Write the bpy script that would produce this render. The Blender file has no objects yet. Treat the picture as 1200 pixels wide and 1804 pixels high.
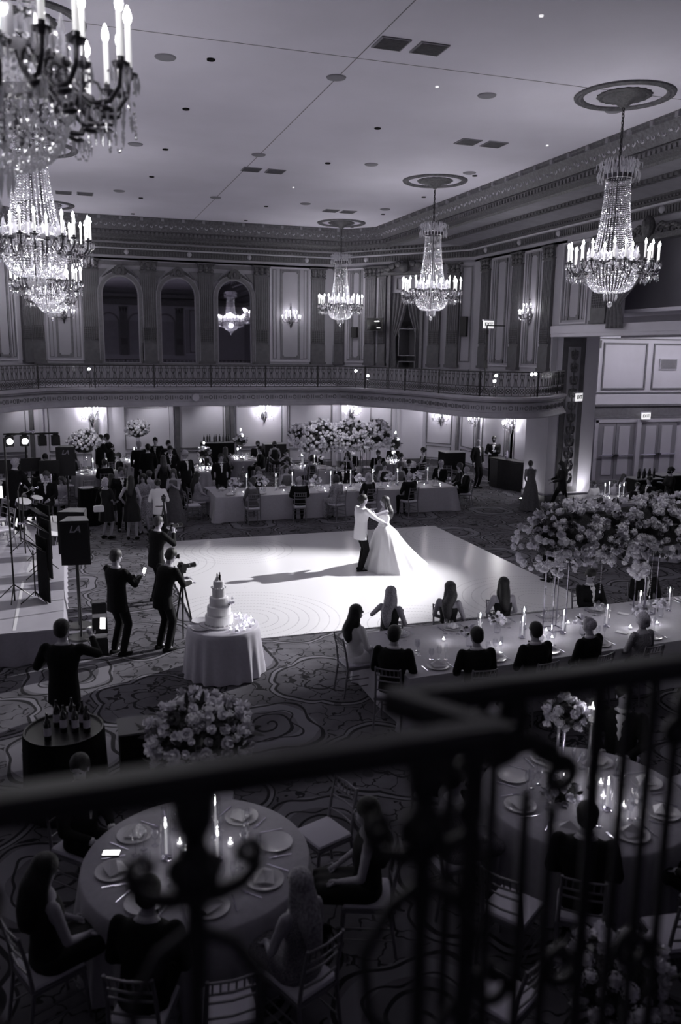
import bpy, math, random
import numpy as np
from math import sin, cos, pi, radians as rad, sqrt, atan2
from mathutils import Vector, Matrix, Euler, Quaternion

SC = bpy.context.scene
COL = SC.collection
random.seed(7)

# ------------------------------------------------------------ camera
cam_d = bpy.data.cameras.new('camera')
cam = bpy.data.objects.new('camera', cam_d); COL.objects.link(cam)
YAW, PITCH, ROLL = 0.3189, 0.1939, 0.0120
f_ = Vector((sin(YAW)*cos(PITCH), cos(YAW)*cos(PITCH), -sin(PITCH)))
r_ = Vector((cos(YAW), -sin(YAW), 0)); u_ = r_.cross(f_)
r2, u2 = r_*cos(ROLL)+u_*sin(ROLL), u_*cos(ROLL)-r_*sin(ROLL)
cam.matrix_world = Matrix(((r2.x, u2.x, -f_.x, 0), (r2.y, u2.y, -f_.y, 0), (r2.z, u2.z, -f_.z, 5.0), (0, 0, 0, 1)))
cam_d.sensor_fit = 'VERTICAL'; cam_d.sensor_height = 36.0; cam_d.sensor_width = 24.0
cam_d.lens = 1450.8/1804*36
cam_d.clip_start = 0.05; cam_d.clip_end = 200
cam_d.dof.use_dof = True; cam_d.dof.focus_distance = 19.0; cam_d.dof.aperture_fstop = 1.4
SC.camera = cam

# ------------------------------------------------------------ world, view, main lights
w = bpy.data.worlds.new('world'); SC.world = w; w.use_nodes = True
w.node_tree.nodes['Background'].inputs[0].default_value = (0.62, 0.5, 1.0, 1)
w.node_tree.nodes['Background'].inputs[1].default_value = 0.02
SC.view_settings.view_transform = 'Standard'; SC.view_settings.look = 'None'
SC.view_settings.gamma = 1.0; SC.view_settings.use_curve_mapping = False
SC.view_settings.exposure = 0.0

def light(name, kind, loc, energy, color=(1, .985, 1), target=None, **kw):
    d = bpy.data.lights.new(name, kind); d.energy = energy; d.color = color
    for k, v in kw.items(): setattr(d, k, v)
    o = bpy.data.objects.new(name, d); COL.objects.link(o); o.location = loc
    if target is not None:
        o.rotation_euler = (Vector(target)-Vector(loc)).to_track_quat('-Z', 'Y').to_euler()
    return o
# follow spot that stands on the right-hand gallery and rakes over the dance floor
light('follow_spot', 'SPOT', (15.2, 18.1, 6.8), 15000, target=(1.0, 15.9, 0.0), spot_size=rad(40), spot_blend=0.55, shadow_soft_size=0.06)
light('follow_spot', 'SPOT', (15.0, 20.6, 6.6), 900, target=(4.5, 17.4, 0.0), spot_size=rad(36), spot_blend=0.5, shadow_soft_size=0.06)
CH_E, SC_U, SC_L, SOFF_E = 130, 9, 55, 75
SOFF_X = (-1.5, 1.0, 3.4, 5.8, 8.2, 10.6, 13.0)

# unseen spots added at ceiling and soffit height to brighten the flower pieces
for tgt, src, e, an in (((8.0, 24.35, 2.3), (6.5, 19.0, 9.6), 1700, 18), ((8.8, 10.8, 2.3), (7.5, 6.5, 9.6), 430, 34), ((.95, 6.9, 1.6), (1.2, 3.6, 9.6), 150, 12), ((.45, 29.2, 1.9), (.55, 28.0, 3.05), 45, 70), ((2.45, 32.2, 1.95), (2.5, 31.0, 3.1), 40, 70)):
    light('pin_spot', 'SPOT', src, e, target=tgt, spot_size=rad(an), spot_blend=.7, shadow_soft_size=.1)
for X in (19.5, 22.5, 25.5): light('alcove_lamp', 'POINT', (X, 25.2, 5.9), 110, shadow_soft_size=.15)
light('gallery_lamp_glow', 'POINT', (16.2, 18.6, 8.1), 16, shadow_soft_size=.1)  # added fill with no fixture, lifts the dark wall behind the gallery opening

# ------------------------------------------------------------ mesh library
class MB:
    def __init__(s): s.v = []; s.f = []
    def add(s, vs, fs):
        n = len(s.v); s.v.extend([tuple(p) for p in vs]); s.f.extend([tuple(i+n for i in f) for f in fs]); return s
    def box(s, c, d, rot=None):
        hx, hy, hz = d[0]/2, d[1]/2, d[2]/2
        vs = [Vector((x, y, z)) for x in (-hx, hx) for y in (-hy, hy) for z in (-hz, hz)]
        if rot is not None:
            R = rot if isinstance(rot, Matrix) else Euler(rot).to_matrix()
            vs = [R@p for p in vs]
        c = Vector(c)
        return s.add([p+c for p in vs], [(0,1,3,2),(4,6,7,5),(0,4,5,1),(2,3,7,6),(0,2,6,4),(1,5,7,3)])
    def tube(s, path, r, n=8, caps=True, sx=1.0):
        path = [Vector(p) for p in path]; m = len(path)
        if not isinstance(r, (list, tuple)): r = [r]*m
        vs = []; prev = None
        for i, p in enumerate(path):
            t = (path[min(i+1, m-1)]-path[max(i-1, 0)])
            if t.length < 1e-9: t = Vector((0, 0, 1))
            t.normalize()
            if prev is None:
                a = Vector((0, 0, 1)) if abs(t.z) < .9 else Vector((1, 0, 0))
                x = t.cross(a).normalized()
            else:
                x = (prev - t*prev.dot(t))
                x = x.normalized() if x.length > 1e-6 else t.orthogonal().normalized()
            prev = x; y = t.cross(x)
            for k in range(n):
                a = 2*pi*k/n
                vs.append(p + (x*cos(a)*sx + y*sin(a))*r[i])
        fs = [(i*n+k, i*n+(k+1) % n, (i+1)*n+(k+1) % n, (i+1)*n+k) for i in range(m-1) for k in range(n)]
        if caps: fs += [tuple(range(n-1, -1, -1)), tuple((m-1)*n+k for k in range(n))]
        return s.add(vs, fs)
    def lathe(s, prof, n=24, c=(0, 0, 0), mod=None, caps=False):
        vs = []
        for j, (r, z) in enumerate(prof):
            for k in range(n):
                a = 2*pi*k/n; rr = r*(mod(a, j, z) if mod else 1)
                vs.append((c[0]+rr*cos(a), c[1]+rr*sin(a), c[2]+z))
        m = len(prof)
        fs = [(i*n+k, i*n+(k+1) % n, (i+1)*n+(k+1) % n, (i+1)*n+k) for i in range(m-1) for k in range(n)]
        if caps: fs += [tuple(range(n-1, -1, -1)), tuple((m-1)*n+k for k in range(n))]
        return s.add(vs, fs)
    def ell(s, c, r, n=12, m=8, R=None):
        c = Vector(c); vs = []
        for j in range(m+1):
            b = -pi/2+pi*j/m
            b = max(min(b, pi/2-.02), -pi/2+.02)
            for k in range(n):
                a = 2*pi*k/n
                p = Vector((r[0]*cos(b)*cos(a), r[1]*cos(b)*sin(a), r[2]*sin(b)))
                if R is not None: p = R@p
                vs.append(p+c)
        fs = [(i*n+k, i*n+(k+1) % n, (i+1)*n+(k+1) % n, (i+1)*n+k) for i in range(m) for k in range(n)]
        fs += [tuple(range(n-1, -1, -1)), tuple(m*n+k for k in range(n))]
        return s.add(vs, fs)
    def cone(s, a, ra, b, rb, n=10):       # round-ended tapered limb
        a, b = Vector(a), Vector(b); d = b-a; L = d.length
        if L < 1e-6: return s.ell(a, (ra, ra, ra), n, 6)
        d.normalize()
        pts = [a-d*ra*.98, a-d*ra*.7, a, b, b+d*rb*.7, b+d*rb*.98]
        return s.tube(pts, [ra*.15, ra*.71, ra, rb, rb*.71, rb*.15], n)
    def loft(s, rings, caps=True):
        n = len(rings[0]); m = len(rings)
        vs = [p for r in rings for p in r]
        fs = [(i*n+k, i*n+(k+1) % n, (i+1)*n+(k+1) % n, (i+1)*n+k) for i in range(m-1) for k in range(n)]
        if caps: fs += [tuple(range(n-1, -1, -1)), tuple((m-1)*n+k for k in range(n))]
        return s.add(vs, fs)
    def octa(s, c, r, h=None):
        x, y, z = c; h = h or r
        return s.add([(x+r, y, z), (x, y+r, z), (x-r, y, z), (x, y-r, z), (x, y, z+h), (x, y, z-h)],
                     [(0,1,4),(1,2,4),(2,3,4),(3,0,4),(1,0,5),(2,1,5),(3,2,5),(0,3,5)])
    def grid(s, fn, nu, nv):
        vs = [fn(i/nu, j/nv) for j in range(nv+1) for i in range(nu+1)]
        fs = [(j*(nu+1)+i, j*(nu+1)+i+1, (j+1)*(nu+1)+i+1, (j+1)*(nu+1)+i) for j in range(nv) for i in range(nu)]
        return s.add(vs, fs)
    def prism(s, poly, y0, y1):            # polygon in xz, extruded along y
        n = len(poly)
        vs = [(x, y0, z) for x, z in poly]+[(x, y1, z) for x, z in poly]
        fs = [tuple(range(n)), tuple(range(2*n-1, n-1, -1))]+[(k, n+k, n+(k+1) % n, (k+1) % n) for k in range(n)]
        return s.add(vs, fs)
    def joinm(s, o, M=None):
        return s.add([M@Vector(p) for p in o.v] if M is not None else o.v, o.f)
    def mesh(s, name, mats=(), smooth=35):
        me = bpy.data.meshes.new(name); me.from_pydata(s.v, [], s.f)
        for m in (mats if isinstance(mats, (list, tuple)) else [mats]): me.materials.append(m)
        if smooth:
            me.polygons.foreach_set('use_smooth', [True]*len(me.polygons))
            if smooth < 180: me.set_sharp_from_angle(angle=rad(smooth))
        me.update(); return me

def link(name, data, parent=None, loc=(0, 0, 0), rot=(0, 0, 0), scale=None):
    o = bpy.data.objects.new(name, data); COL.objects.link(o)
    o.location = loc; o.rotation_euler = rot
    if scale is not None: o.scale = scale if isinstance(scale, (tuple, list)) else (scale,)*3
    if parent is not None: o.parent = parent
    return o
def obj(name, mb, mat, parent=None, loc=(0, 0, 0), rot=(0, 0, 0), smooth=35, kind=None):
    o = link(name, mb.mesh(name, mat, smooth), parent, loc, rot)
    if kind: o['kind'] = kind
    return o
def tag(o, label, cat, group=None, kind=None):
    o['label'] = label; o['category'] = cat
    if group: o['group'] = group
    if kind: o['kind'] = kind
    return o
def thing(name, label, cat, loc=(0, 0, 0), rotz=0, group=None):
    return tag(link(name, None, None, loc, (0, 0, rotz)), label, cat, group)
def struct(name, mb, mat, parent=None, smooth=35, **kw):
    o = obj(name, mb, mat, parent, smooth=smooth, **kw)
    if parent is None: o['kind'] = 'structure'
    return o
CH = {}
def kids(o): return CH.setdefault(o.name, [c for c in COL.objects if c.parent == o])
def dup(root, loc, rotz=0, label=None, group=None, scale=None):
    def rec(o, par):
        c = o.copy(); COL.objects.link(c)
        if par is not None: c.parent = par
        for ch in kids(o): rec(ch, c)
        return c
    r = rec(root, None); r.location = loc; r.rotation_euler = (0, 0, rotz)
    if scale: r.scale = (scale,)*3
    if label: r['label'] = label
    if group: r['group'] = group
    return r

# ------------------------------------------------------------ materials
def T(g, t=1.0): return (g*(1-.015*t), g*(1-.05*t), g*(1+.085*t), 1)
def mat(name, g, rough=.6, metal=0, spec=.5, emis=0, noise=0, nscale=8, bump=0, bscale=60, trans=0, sheen=0, coat=0, tint=1.0, nmap=None):
    m = bpy.data.materials.new(name); m.use_nodes = True
    nt = m.node_tree; b = nt.nodes['Principled BSDF']
    b.inputs['Base Color'].default_value = T(g, tint); b.inputs['Roughness'].default_value = rough
    b.inputs['Metallic'].default_value = metal; b.inputs['Specular IOR Level'].default_value = spec
    b.inputs['Transmission Weight'].default_value = trans; b.inputs['Sheen Weight'].default_value = sheen
    b.inputs['Coat Weight'].default_value = coat
    if emis: b.inputs['Emission Color'].default_value = (1, .98, 1, 1); b.inputs['Emission Strength'].default_value = emis
    tc = nt.nodes.new('ShaderNodeTexCoord')
    if noise:
        n = nt.nodes.new('ShaderNodeTexNoise'); n.inputs['Scale'].default_value = nscale; n.inputs['Detail'].default_value = 5
        nt.links.new(tc.outputs['Object'], n.inputs['Vector'])
        r = nt.nodes.new('ShaderNodeValToRGB'); r.color_ramp.elements[0].position = .3; r.color_ramp.elements[1].position = .7
        r.color_ramp.elements[0].color = T(g*(1-noise), tint); r.color_ramp.elements[1].color = T(min(1, g*(1+noise)), tint)
        nt.links.new(n.outputs['Fac'], r.inputs['Fac']); nt.links.new(r.outputs['Color'], b.inputs['Base Color'])
    if bump:
        n2 = nt.nodes.new('ShaderNodeTexNoise'); n2.inputs['Scale'].default_value = bscale; n2.inputs['Detail'].default_value = 4
        nt.links.new(tc.outputs['Object'], n2.inputs['Vector'])
        bp = nt.nodes.new('ShaderNodeBump'); bp.inputs['Strength'].default_value = bump; bp.inputs['Distance'].default_value = .01
        nt.links.new(n2.outputs['Fac'], bp.inputs['Height']); nt.links.new(bp.outputs['Normal'], b.inputs['Normal'])
    return m
def mathn(nt, op, a, b=None, c=None):
    n = nt.nodes.new('ShaderNodeMath'); n.operation = op
    for i, x in enumerate((a, b, c)):
        if x is None: continue
        if isinstance(x, (int, float)): n.inputs[i].default_value = x
        else: nt.links.new(x, n.inputs[i])
    return n.outputs[0]

M = {}
M['ceiling'] = mat('ceiling_plaster', .72, .85, noise=.05, nscale=.5)
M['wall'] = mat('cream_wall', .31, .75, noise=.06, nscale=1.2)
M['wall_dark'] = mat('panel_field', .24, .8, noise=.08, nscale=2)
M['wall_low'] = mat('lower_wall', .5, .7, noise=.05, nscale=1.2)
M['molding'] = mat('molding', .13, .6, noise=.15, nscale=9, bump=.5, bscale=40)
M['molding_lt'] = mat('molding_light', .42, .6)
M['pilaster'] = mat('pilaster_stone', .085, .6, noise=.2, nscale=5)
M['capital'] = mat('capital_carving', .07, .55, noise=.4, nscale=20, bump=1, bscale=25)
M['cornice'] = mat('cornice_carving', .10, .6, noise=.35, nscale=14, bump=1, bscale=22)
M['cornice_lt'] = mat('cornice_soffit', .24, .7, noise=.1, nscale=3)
M['grille'] = mat('grille_dark', .035, .7)
M['fascia'] = mat('fascia_plaster', .34, .7, noise=.08, nscale=4)
M['mirror'] = mat('mirror_glass', .62, .02, metal=1)
M['iron'] = mat('wrought_iron', .035, .45, metal=.3, noise=.3, nscale=12)
M['iron_near'] = mat('painted_rail', .034, .5, noise=.2, nscale=10, tint=1.6)
M['brass'] = mat('aged_brass', .10, .35, metal=.8)
M['black'] = mat('black_cloth', .006, .9, spec=.15, noise=.4, nscale=30)
M['suit'] = mat('black_wool', .0075, .85, spec=.2, noise=.3, nscale=40)
M['suit2'] = mat('charcoal_wool', .014, .85, spec=.2, noise=.3, nscale=40)
M['skin'] = mat('skin', .36, .5, noise=.05, nscale=14)
M['skin_dk'] = mat('skin_tan', .2, .5, noise=.05, nscale=14)
M['hair'] = mat('dark_hair', .010, .5, noise=.6, nscale=60, bump=.6, bscale=90)
M['hair_br'] = mat('brown_hair', .045, .45, noise=.6, nscale=60, bump=.6, bscale=90)
M['hair_bl'] = mat('blonde_hair', .30, .45, noise=.5, nscale=50, bump=.6, bscale=90)
M['hair_gr'] = mat('grey_hair', .42, .6, noise=.4, nscale=50, bump=.6, bscale=90)
M['white'] = mat('white_cloth', .78, .8, tint=.3, bump=.15, bscale=30)
M['gown'] = mat('satin_gown', .86, .42, tint=.2, sheen=.3)
M['linen'] = mat('grey_table_linen', .40, .6, noise=.06, nscale=20, sheen=.3)
M['linen_lt'] = mat('light_table_linen', .55, .55, noise=.05, nscale=20, sheen=.3)
M['napkin'] = mat('white_napkin', .7, .8, tint=.4)
M['china'] = mat('white_china', .6, .2, tint=.5, coat=.3)
M['dress_md'] = mat('grey_dress', .10, .7, noise=.2, nscale=20)
M['dress_lt'] = mat('pale_dress', .32, .7, noise=.15, nscale=25)
M['dress_dk'] = mat('black_dress', .009, .7, spec=.3)
M['petal'] = mat('white_petals', .85, .7, noise=.1, nscale=25, tint=.6)
M['petal_md'] = mat('blush_petals', .5, .7, noise=.2, nscale=25, tint=.8)
M['petal_dk'] = mat('mauve_petals', .12, .7, noise=.2, nscale=25)
M['leaf'] = mat('dark_leaf', .035, .5, noise=.4, nscale=20)
M['foliage'] = mat('foliage_core', .02, .9, noise=.6, nscale=30, bump=1, bscale=40)
M['acrylic'] = mat('chrome_stand', .45, .15, metal=1)
M['chair'] = mat('champagne_chair', .20, .35, metal=.2)
M['cushion'] = mat('ivory_cushion', .6, .7)
M['silver'] = mat('silver_metal', .7, .15, metal=1)
M['wax'] = mat('candle_wax', .8, .5, tint=.3, emis=.25)
M['flame'] = mat('candle_flame', 1, .5, tint=0, emis=60)
M['bulb'] = mat('lit_bulb', 1, .5, tint=0, emis=45)
M['bulb_tube'] = mat('lit_candle_sleeve', .8, .5, tint=0, emis=.5)
M['lamp_on'] = mat('lit_lamp', 1, .5, tint=0, emis=80)
M['screen'] = mat('lit_screen', .8, .3, tint=0, emis=3)
M['sign'] = mat('lit_sign', .9, .5, tint=0, emis=.75)
M['plastic'] = mat('black_plastic', .012, .4, spec=.5, noise=.2, nscale=20)
M['cabinet'] = mat('speaker_cabinet', .018, .6, noise=.2, nscale=15)
M['grid'] = mat('speaker_top', .09, .5)
M['paper'] = mat('sheet_paper', .8, .7, tint=.3)
M['stage'] = mat('stage_deck', .42, .5, noise=.05, nscale=2)
M['wood'] = mat('dark_wood', .02, .4, noise=.3, nscale=8)
M['door'] = mat('door_paint', .42, .5)
M['door_fr'] = mat('door_frame', .2, .5)
M['drape'] = mat('heavy_drape', .10, .8, noise=.15, nscale=10)
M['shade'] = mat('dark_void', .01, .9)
M['icing'] = mat('cake_icing', .8, .5, tint=.3)
M['sequin'] = mat('sequin_cloth', .25, .25, metal=.5, noise=.9, nscale=120, bump=1, bscale=200)
M['lace'] = mat('lace_cloth', .3, .7, noise=.8, nscale=60)
M['wine'] = mat('dark_glass', .008, .08, coat=1)
M['label'] = mat('paper_label', .5, .7)
M['letter'] = mat('dark_lettering', .02, .6)
M['letter_lt'] = mat('light_lettering', .3, .6)
# crystal: faceted cut glass passing on the light of the lamps behind it
def crystal():
    m = bpy.data.materials.new('cut_crystal'); m.use_nodes = True; nt = m.node_tree; nt.nodes.clear()
    o = nt.nodes.new('ShaderNodeOutputMaterial'); mx = nt.nodes.new('ShaderNodeMixShader'); mx2 = nt.nodes.new('ShaderNodeMixShader')
    g = nt.nodes.new('ShaderNodeBsdfGlossy'); g.inputs['Roughness'].default_value = .08; g.inputs['Color'].default_value = (.9, .9, .92, 1)
    t = nt.nodes.new('ShaderNodeBsdfTranslucent'); t.inputs['Color'].default_value = (.85, .84, .88, 1)
    tr = nt.nodes.new('ShaderNodeBsdfTransparent'); tr.inputs['Color'].default_value = (.9, .9, .93, 1)
    mx.inputs[0].default_value = .5; nt.links.new(g.outputs[0], mx.inputs[1]); nt.links.new(t.outputs[0], mx.inputs[2])
    mx2.inputs[0].default_value = .25; nt.links.new(mx.outputs[0], mx2.inputs[1]); nt.links.new(tr.outputs[0], mx2.inputs[2])
    nt.links.new(mx2.outputs[0], o.inputs[0]); return m
M['crystal'] = crystal()
def glassm():
    m = bpy.data.materials.new('clear_glass'); m.use_nodes = True; nt = m.node_tree; nt.nodes.clear()
    o = nt.nodes.new('ShaderNodeOutputMaterial'); mx = nt.nodes.new('ShaderNodeMixShader')
    g = nt.nodes.new('ShaderNodeBsdfGlossy'); g.inputs['Roughness'].default_value = .05
    tr = nt.nodes.new('ShaderNodeBsdfTransparent'); tr.inputs['Color'].default_value = (.93, .93, .95, 1)
    lw = nt.nodes.new('ShaderNodeLayerWeight'); lw.inputs['Blend'].default_value = .35
    k = mathn(nt, 'MULTIPLY_ADD', lw.outputs['Facing'], .55, .06)
    nt.links.new(k, mx.inputs[0]); nt.links.new(tr.outputs[0], mx.inputs[1]); nt.links.new(g.outputs[0], mx.inputs[2])
    nt.links.new(mx.outputs[0], o.inputs[0]); return m
M['glass'] = glassm()

def carpet_mat():
    m = bpy.data.materials.new('scroll_carpet'); m.use_nodes = True; nt = m.node_tree; b = nt.nodes['Principled BSDF']
    b.inputs['Roughness'].default_value = .95; b.inputs['Specular IOR Level'].default_value = .1
    L = nt.links; N = nt.nodes
    tc = N.new('ShaderNodeTexCoord')
    nz = N.new('ShaderNodeTexNoise'); nz.inputs['Scale'].default_value = .9; nz.inputs['Detail'].default_value = 2
    L.new(tc.outputs['Object'], nz.inputs['Vector'])
    va = N.new('ShaderNodeVectorMath'); va.operation = 'MULTIPLY_ADD'; va.inputs[1].default_value = (.5, .5, 0); 
    L.new(nz.outputs['Color'], va.inputs[0]); L.new(tc.outputs['Object'], va.inputs[2])
    sx = N.new('ShaderNodeSeparateXYZ'); L.new(va.outputs[0], sx.inputs[0])
    S = 2.6
    def cell(off):
        xs = mathn(nt, 'ADD', sx.outputs[0], off[0]); ys = mathn(nt, 'ADD', sx.outputs[1], off[1])
        fx = mathn(nt, 'SUBTRACT', mathn(nt, 'FRACT', mathn(nt, 'DIVIDE', xs, S)), .5)
        fy = mathn(nt, 'SUBTRACT', mathn(nt, 'FRACT', mathn(nt, 'DIVIDE', ys, S)), .5)
        d = mathn(nt, 'SQRT', mathn(nt, 'ADD', mathn(nt, 'MULTIPLY', fx, fx), mathn(nt, 'MULTIPLY', fy, fy)))
        an = mathn(nt, 'ARCTAN2', fy, fx)
        return d, an
    def band(x, c, wd):   # 1 on |x-c|<wd
        return mathn(nt, 'LESS_THAN', mathn(nt, 'ABSOLUTE', mathn(nt, 'SUBTRACT', x, c)), wd)
    def mx(*a):
        o = a[0]
        for q in a[1:]: o = mathn(nt, 'MAXIMUM', o, q)
        return o
    d1, a1 = cell((0, 0)); d2, a2 = cell((S/2, S/2))
    # large lobed medallions
    lob1 = mathn(nt, 'ADD', d1, mathn(nt, 'MULTIPLY', mathn(nt, 'ABSOLUTE', mathn(nt, 'SINE', mathn(nt, 'MULTIPLY', a1, 3))), -.05))
    lob2 = mathn(nt, 'ADD', d2, mathn(nt, 'MULTIPLY', mathn(nt, 'COSINE', mathn(nt, 'MULTIPLY', a2, 4)), .03))
    l1 = mx(band(lob1, .30, .009), band(lob1, .335, .005), band(lob1, .12, .008), band(lob2, .27, .009), band(lob2, .17, .006))
    # spirals inside second medallion
    sp = mathn(nt, 'FRACT', mathn(nt, 'ADD', mathn(nt, 'MULTIPLY', d2, 11), mathn(nt, 'DIVIDE', a2, 2*pi)))
    spl = mathn(nt, 'MULTIPLY', band(sp, .5, .09), mathn(nt, 'LESS_THAN', d2, .165))
    # vines : voronoi edges
    vo = N.new('ShaderNodeTexVoronoi'); vo.feature = 'DISTANCE_TO_EDGE'; vo.inputs['Scale'].default_value = 3.0
    nz2 = N.new('ShaderNodeTexNoise'); nz2.inputs['Scale'].default_value = 4; L.new(tc.outputs['Object'], nz2.inputs['Vector'])
    va2 = N.new('ShaderNodeVectorMath'); va2.operation = 'MULTIPLY_ADD'; va2.inputs[1].default_value = (.45, .45, 0)
    L.new(nz2.outputs['Color'], va2.inputs[0]); L.new(tc.outputs['Object'], va2.inputs[2]); L.new(va2.outputs[0], vo.inputs['Vector'])
    vin = mathn(nt, 'LESS_THAN', vo.outputs['Distance'], .028)
    inmed = mathn(nt, 'LESS_THAN', lob1, .27)
    outmed = mathn(nt, 'MULTIPLY', mathn(nt, 'GREATER_THAN', lob1, .35), mathn(nt, 'GREATER_THAN', lob2, .29))
    vines = mathn(nt, 'MULTIPLY', vin, mx(inmed, outmed))
    # leaves
    vo2 = N.new('ShaderNodeTexVoronoi'); vo2.inputs['Scale'].default_value = 1.9; L.new(va.outputs[0], vo2.inputs['Vector'])
    lf = mathn(nt, 'LESS_THAN', vo2.outputs['Distance'], .13)
    dark = mx(l1, spl, vines)
    n3 = N.new('ShaderNodeTexNoise'); n3.inputs['Scale'].default_value = 1.3; n3.inputs['Detail'].default_value = 6; L.new(tc.outputs['Object'], n3.inputs['Vector'])
    base = N.new('ShaderNodeValToRGB'); L.new(n3.outputs['Fac'], base.inputs[0])
    base.color_ramp.elements[0].position = .4; base.color_ramp.elements[0].color = T(.095); base.color_ramp.elements[1].position = .6; base.color_ramp.elements[1].color = T(.145)
    m1 = N.new('ShaderNodeMix'); m1.data_type = 'RGBA'; L.new(mathn(nt, 'MULTIPLY', mx(band(lob1, .3175, .012), band(d2, .22, .045)), .8), m1.inputs[0]); L.new(base.outputs[0], m1.inputs[6]); m1.inputs[7].default_value = T(.21)
    m2 = N.new('ShaderNodeMix'); m2.data_type = 'RGBA'; L.new(mathn(nt, 'MULTIPLY', lf, .65), m2.inputs[0]); L.new(m1.outputs[2], m2.inputs[6]); m2.inputs[7].default_value = T(.03)
    m3 = N.new('ShaderNodeMix'); m3.data_type = 'RGBA'; L.new(mathn(nt, 'MULTIPLY', dark, .9), m3.inputs[0]); L.new(m2.outputs[2], m3.inputs[6]); m3.inputs[7].default_value = T(.014)
    L.new(m3.outputs[2], b.inputs['Base Color'])
    return m
M['carpet'] = carpet_mat()

def dance_mat():
    m = bpy.data.materials.new('white_dance_floor'); m.use_nodes = True; nt = m.node_tree; b = nt.nodes['Principled BSDF']
    b.inputs['Roughness'].default_value = .23; b.inputs['Specular IOR Level'].default_value = .45
    L = nt.links; N = nt.nodes; tc = N.new('ShaderNodeTexCoord'); sx = N.new('ShaderNodeSeparateXYZ'); L.new(tc.outputs['Object'], sx.inputs[0])
    X, Y = sx.outputs[0], sx.outputs[1]
    def swirl(cx, cy, R):   # printed fans of dashed rings
        dx = mathn(nt, 'SUBTRACT', X, cx); dy = mathn(nt, 'SUBTRACT', Y, cy)
        d = mathn(nt, 'SQRT', mathn(nt, 'ADD', mathn(nt, 'MULTIPLY', dx, dx), mathn(nt, 'MULTIPLY', dy, dy)))
        an = mathn(nt, 'ARCTAN2', dy, dx)
        ring = mathn(nt, 'LESS_THAN', mathn(nt, 'FRACT', mathn(nt, 'MULTIPLY', d, 5.2)), .11)
        dash = mathn(nt, 'LESS_THAN', mathn(nt, 'FRACT', mathn(nt, 'MULTIPLY', mathn(nt, 'MULTIPLY', an, mathn(nt, 'FLOOR', mathn(nt, 'MULTIPLY', d, 5.2))), 3.0)), .62)
        return mathn(nt, 'MULTIPLY', mathn(nt, 'MULTIPLY', ring, dash), mathn(nt, 'MULTIPLY', mathn(nt, 'LESS_THAN', d, R), mathn(nt, 'GREATER_THAN', d, .35)))
    o = None
    for c in SWIRLS:
        s = swirl(*c); o = s if o is None else mathn(nt, 'MAXIMUM', o, s)
    vo = N.new('ShaderNodeTexVoronoi'); vo.inputs['Scale'].default_value = 2.1; vo.distance = 'CHEBYCHEV'; L.new(tc.outputs['Object'], vo.inputs['Vector'])
    mk = mathn(nt, 'LESS_THAN', mathn(nt, 'ABSOLUTE', mathn(nt, 'SUBTRACT', vo.outputs['Distance'], .06)), .012)
    rn = N.new('ShaderNodeTexNoise'); rn.inputs['Scale'].default_value = 9; L.new(tc.outputs['Object'], rn.inputs['Vector'])
    mk = mathn(nt, 'MULTIPLY', mk, mathn(nt, 'GREATER_THAN', rn.outputs['Fac'], .53))
    fac = mathn(nt, 'MULTIPLY', mathn(nt, 'MAXIMUM', o, mathn(nt, 'MULTIPLY', mk, .6)), .55)
    mx = N.new('ShaderNodeMix'); mx.data_type = 'RGBA'; L.new(fac, mx.inputs[0]); mx.inputs[6].default_value = T(.74, .3); mx.inputs[7].default_value = T(.30)
    L.new(mx.outputs[2], b.inputs['Base Color']); return m
SWIRLS = [(3.0, 14.6, 1.9), (1.6, 19.2, 1.7), (3.9, 20.0, 1.4), (9.0, 14.2, 1.8), (9.6, 20.2, 1.7), (6.0, 13.4, 1.3), (0.4, 16.0, 1.5)]
M['dance'] = dance_mat()

# ------------------------------------------------------------ room shell
XL, XR, YB, YF = -5.2, 14.9, 34.3, -4.0
FLOOR2 = 3.47
fl = MB().box((10, 15.5, -.05), (36, 44, .1)); struct('floor', fl, M['carpet'], smooth=0)
df = obj('dance_floor', MB().box((0, 0, 0), (7.95, 7.9, .02)), M['dance'], None, (0, 0, 0), smooth=0)
df.data.transform(Matrix.Translation((5.975, 17.45, .011)))
tag(df, 'white glossy vinyl dance floor with printed rings in the middle of the carpet', 'dance floor')
ceil = struct('ceiling', MB().box((4.85, 14.5, 9.89), (14.0, 37.0, .2)), M['ceiling'], smooth=0)
for x0, y0, x1, y1 in ((2.68-5, 14.14, 11.85, 14.14), (4.86, -3, 4.86, 32.9)):
    obj('seam', MB().box(((x0+x1)/2, (y0+y1)/2, 9.789), (max(.014, x1-x0), max(.014, y1-y0), .006)), M['molding'], ceil, smooth=0)
inner = [(-2.15, YF), (-2.15, 31.9), (-1.3, 32.9), (11.0, 32.9), (11.85, 31.9), (11.85, YF)]
outer = [(XL, YF), (XL, 29.2), (-1.2, YB), (10.9, YB), (XR, 29.2), (XR, YF)]
def at_prof(t, z): return [(a[0]+(b[0]-a[0])*t, a[1]+(b[1]-a[1])*t, z) for a, b in zip(inner, outer)]
def cornice(name, prof, m, parent):
    mb = MB(); n = len(inner); vs = []
    for t, z in prof: vs += at_prof(t, z)
    fs = [(j*n+i, j*n+i+1, (j+1)*n+i+1, (j+1)*n+i) for j in range(len(prof)-1) for i in range(n-1)]
    mb.add(vs, fs); return obj(name, mb, m, parent, smooth=20)
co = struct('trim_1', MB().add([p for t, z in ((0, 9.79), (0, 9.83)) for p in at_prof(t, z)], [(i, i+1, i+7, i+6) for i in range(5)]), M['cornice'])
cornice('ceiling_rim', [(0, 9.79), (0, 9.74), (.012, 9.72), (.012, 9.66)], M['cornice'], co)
cornice('frieze_band', [(.012, 9.66), (.05, 9.5), (.085, 9.32)], M['cornice'], co)
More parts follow.
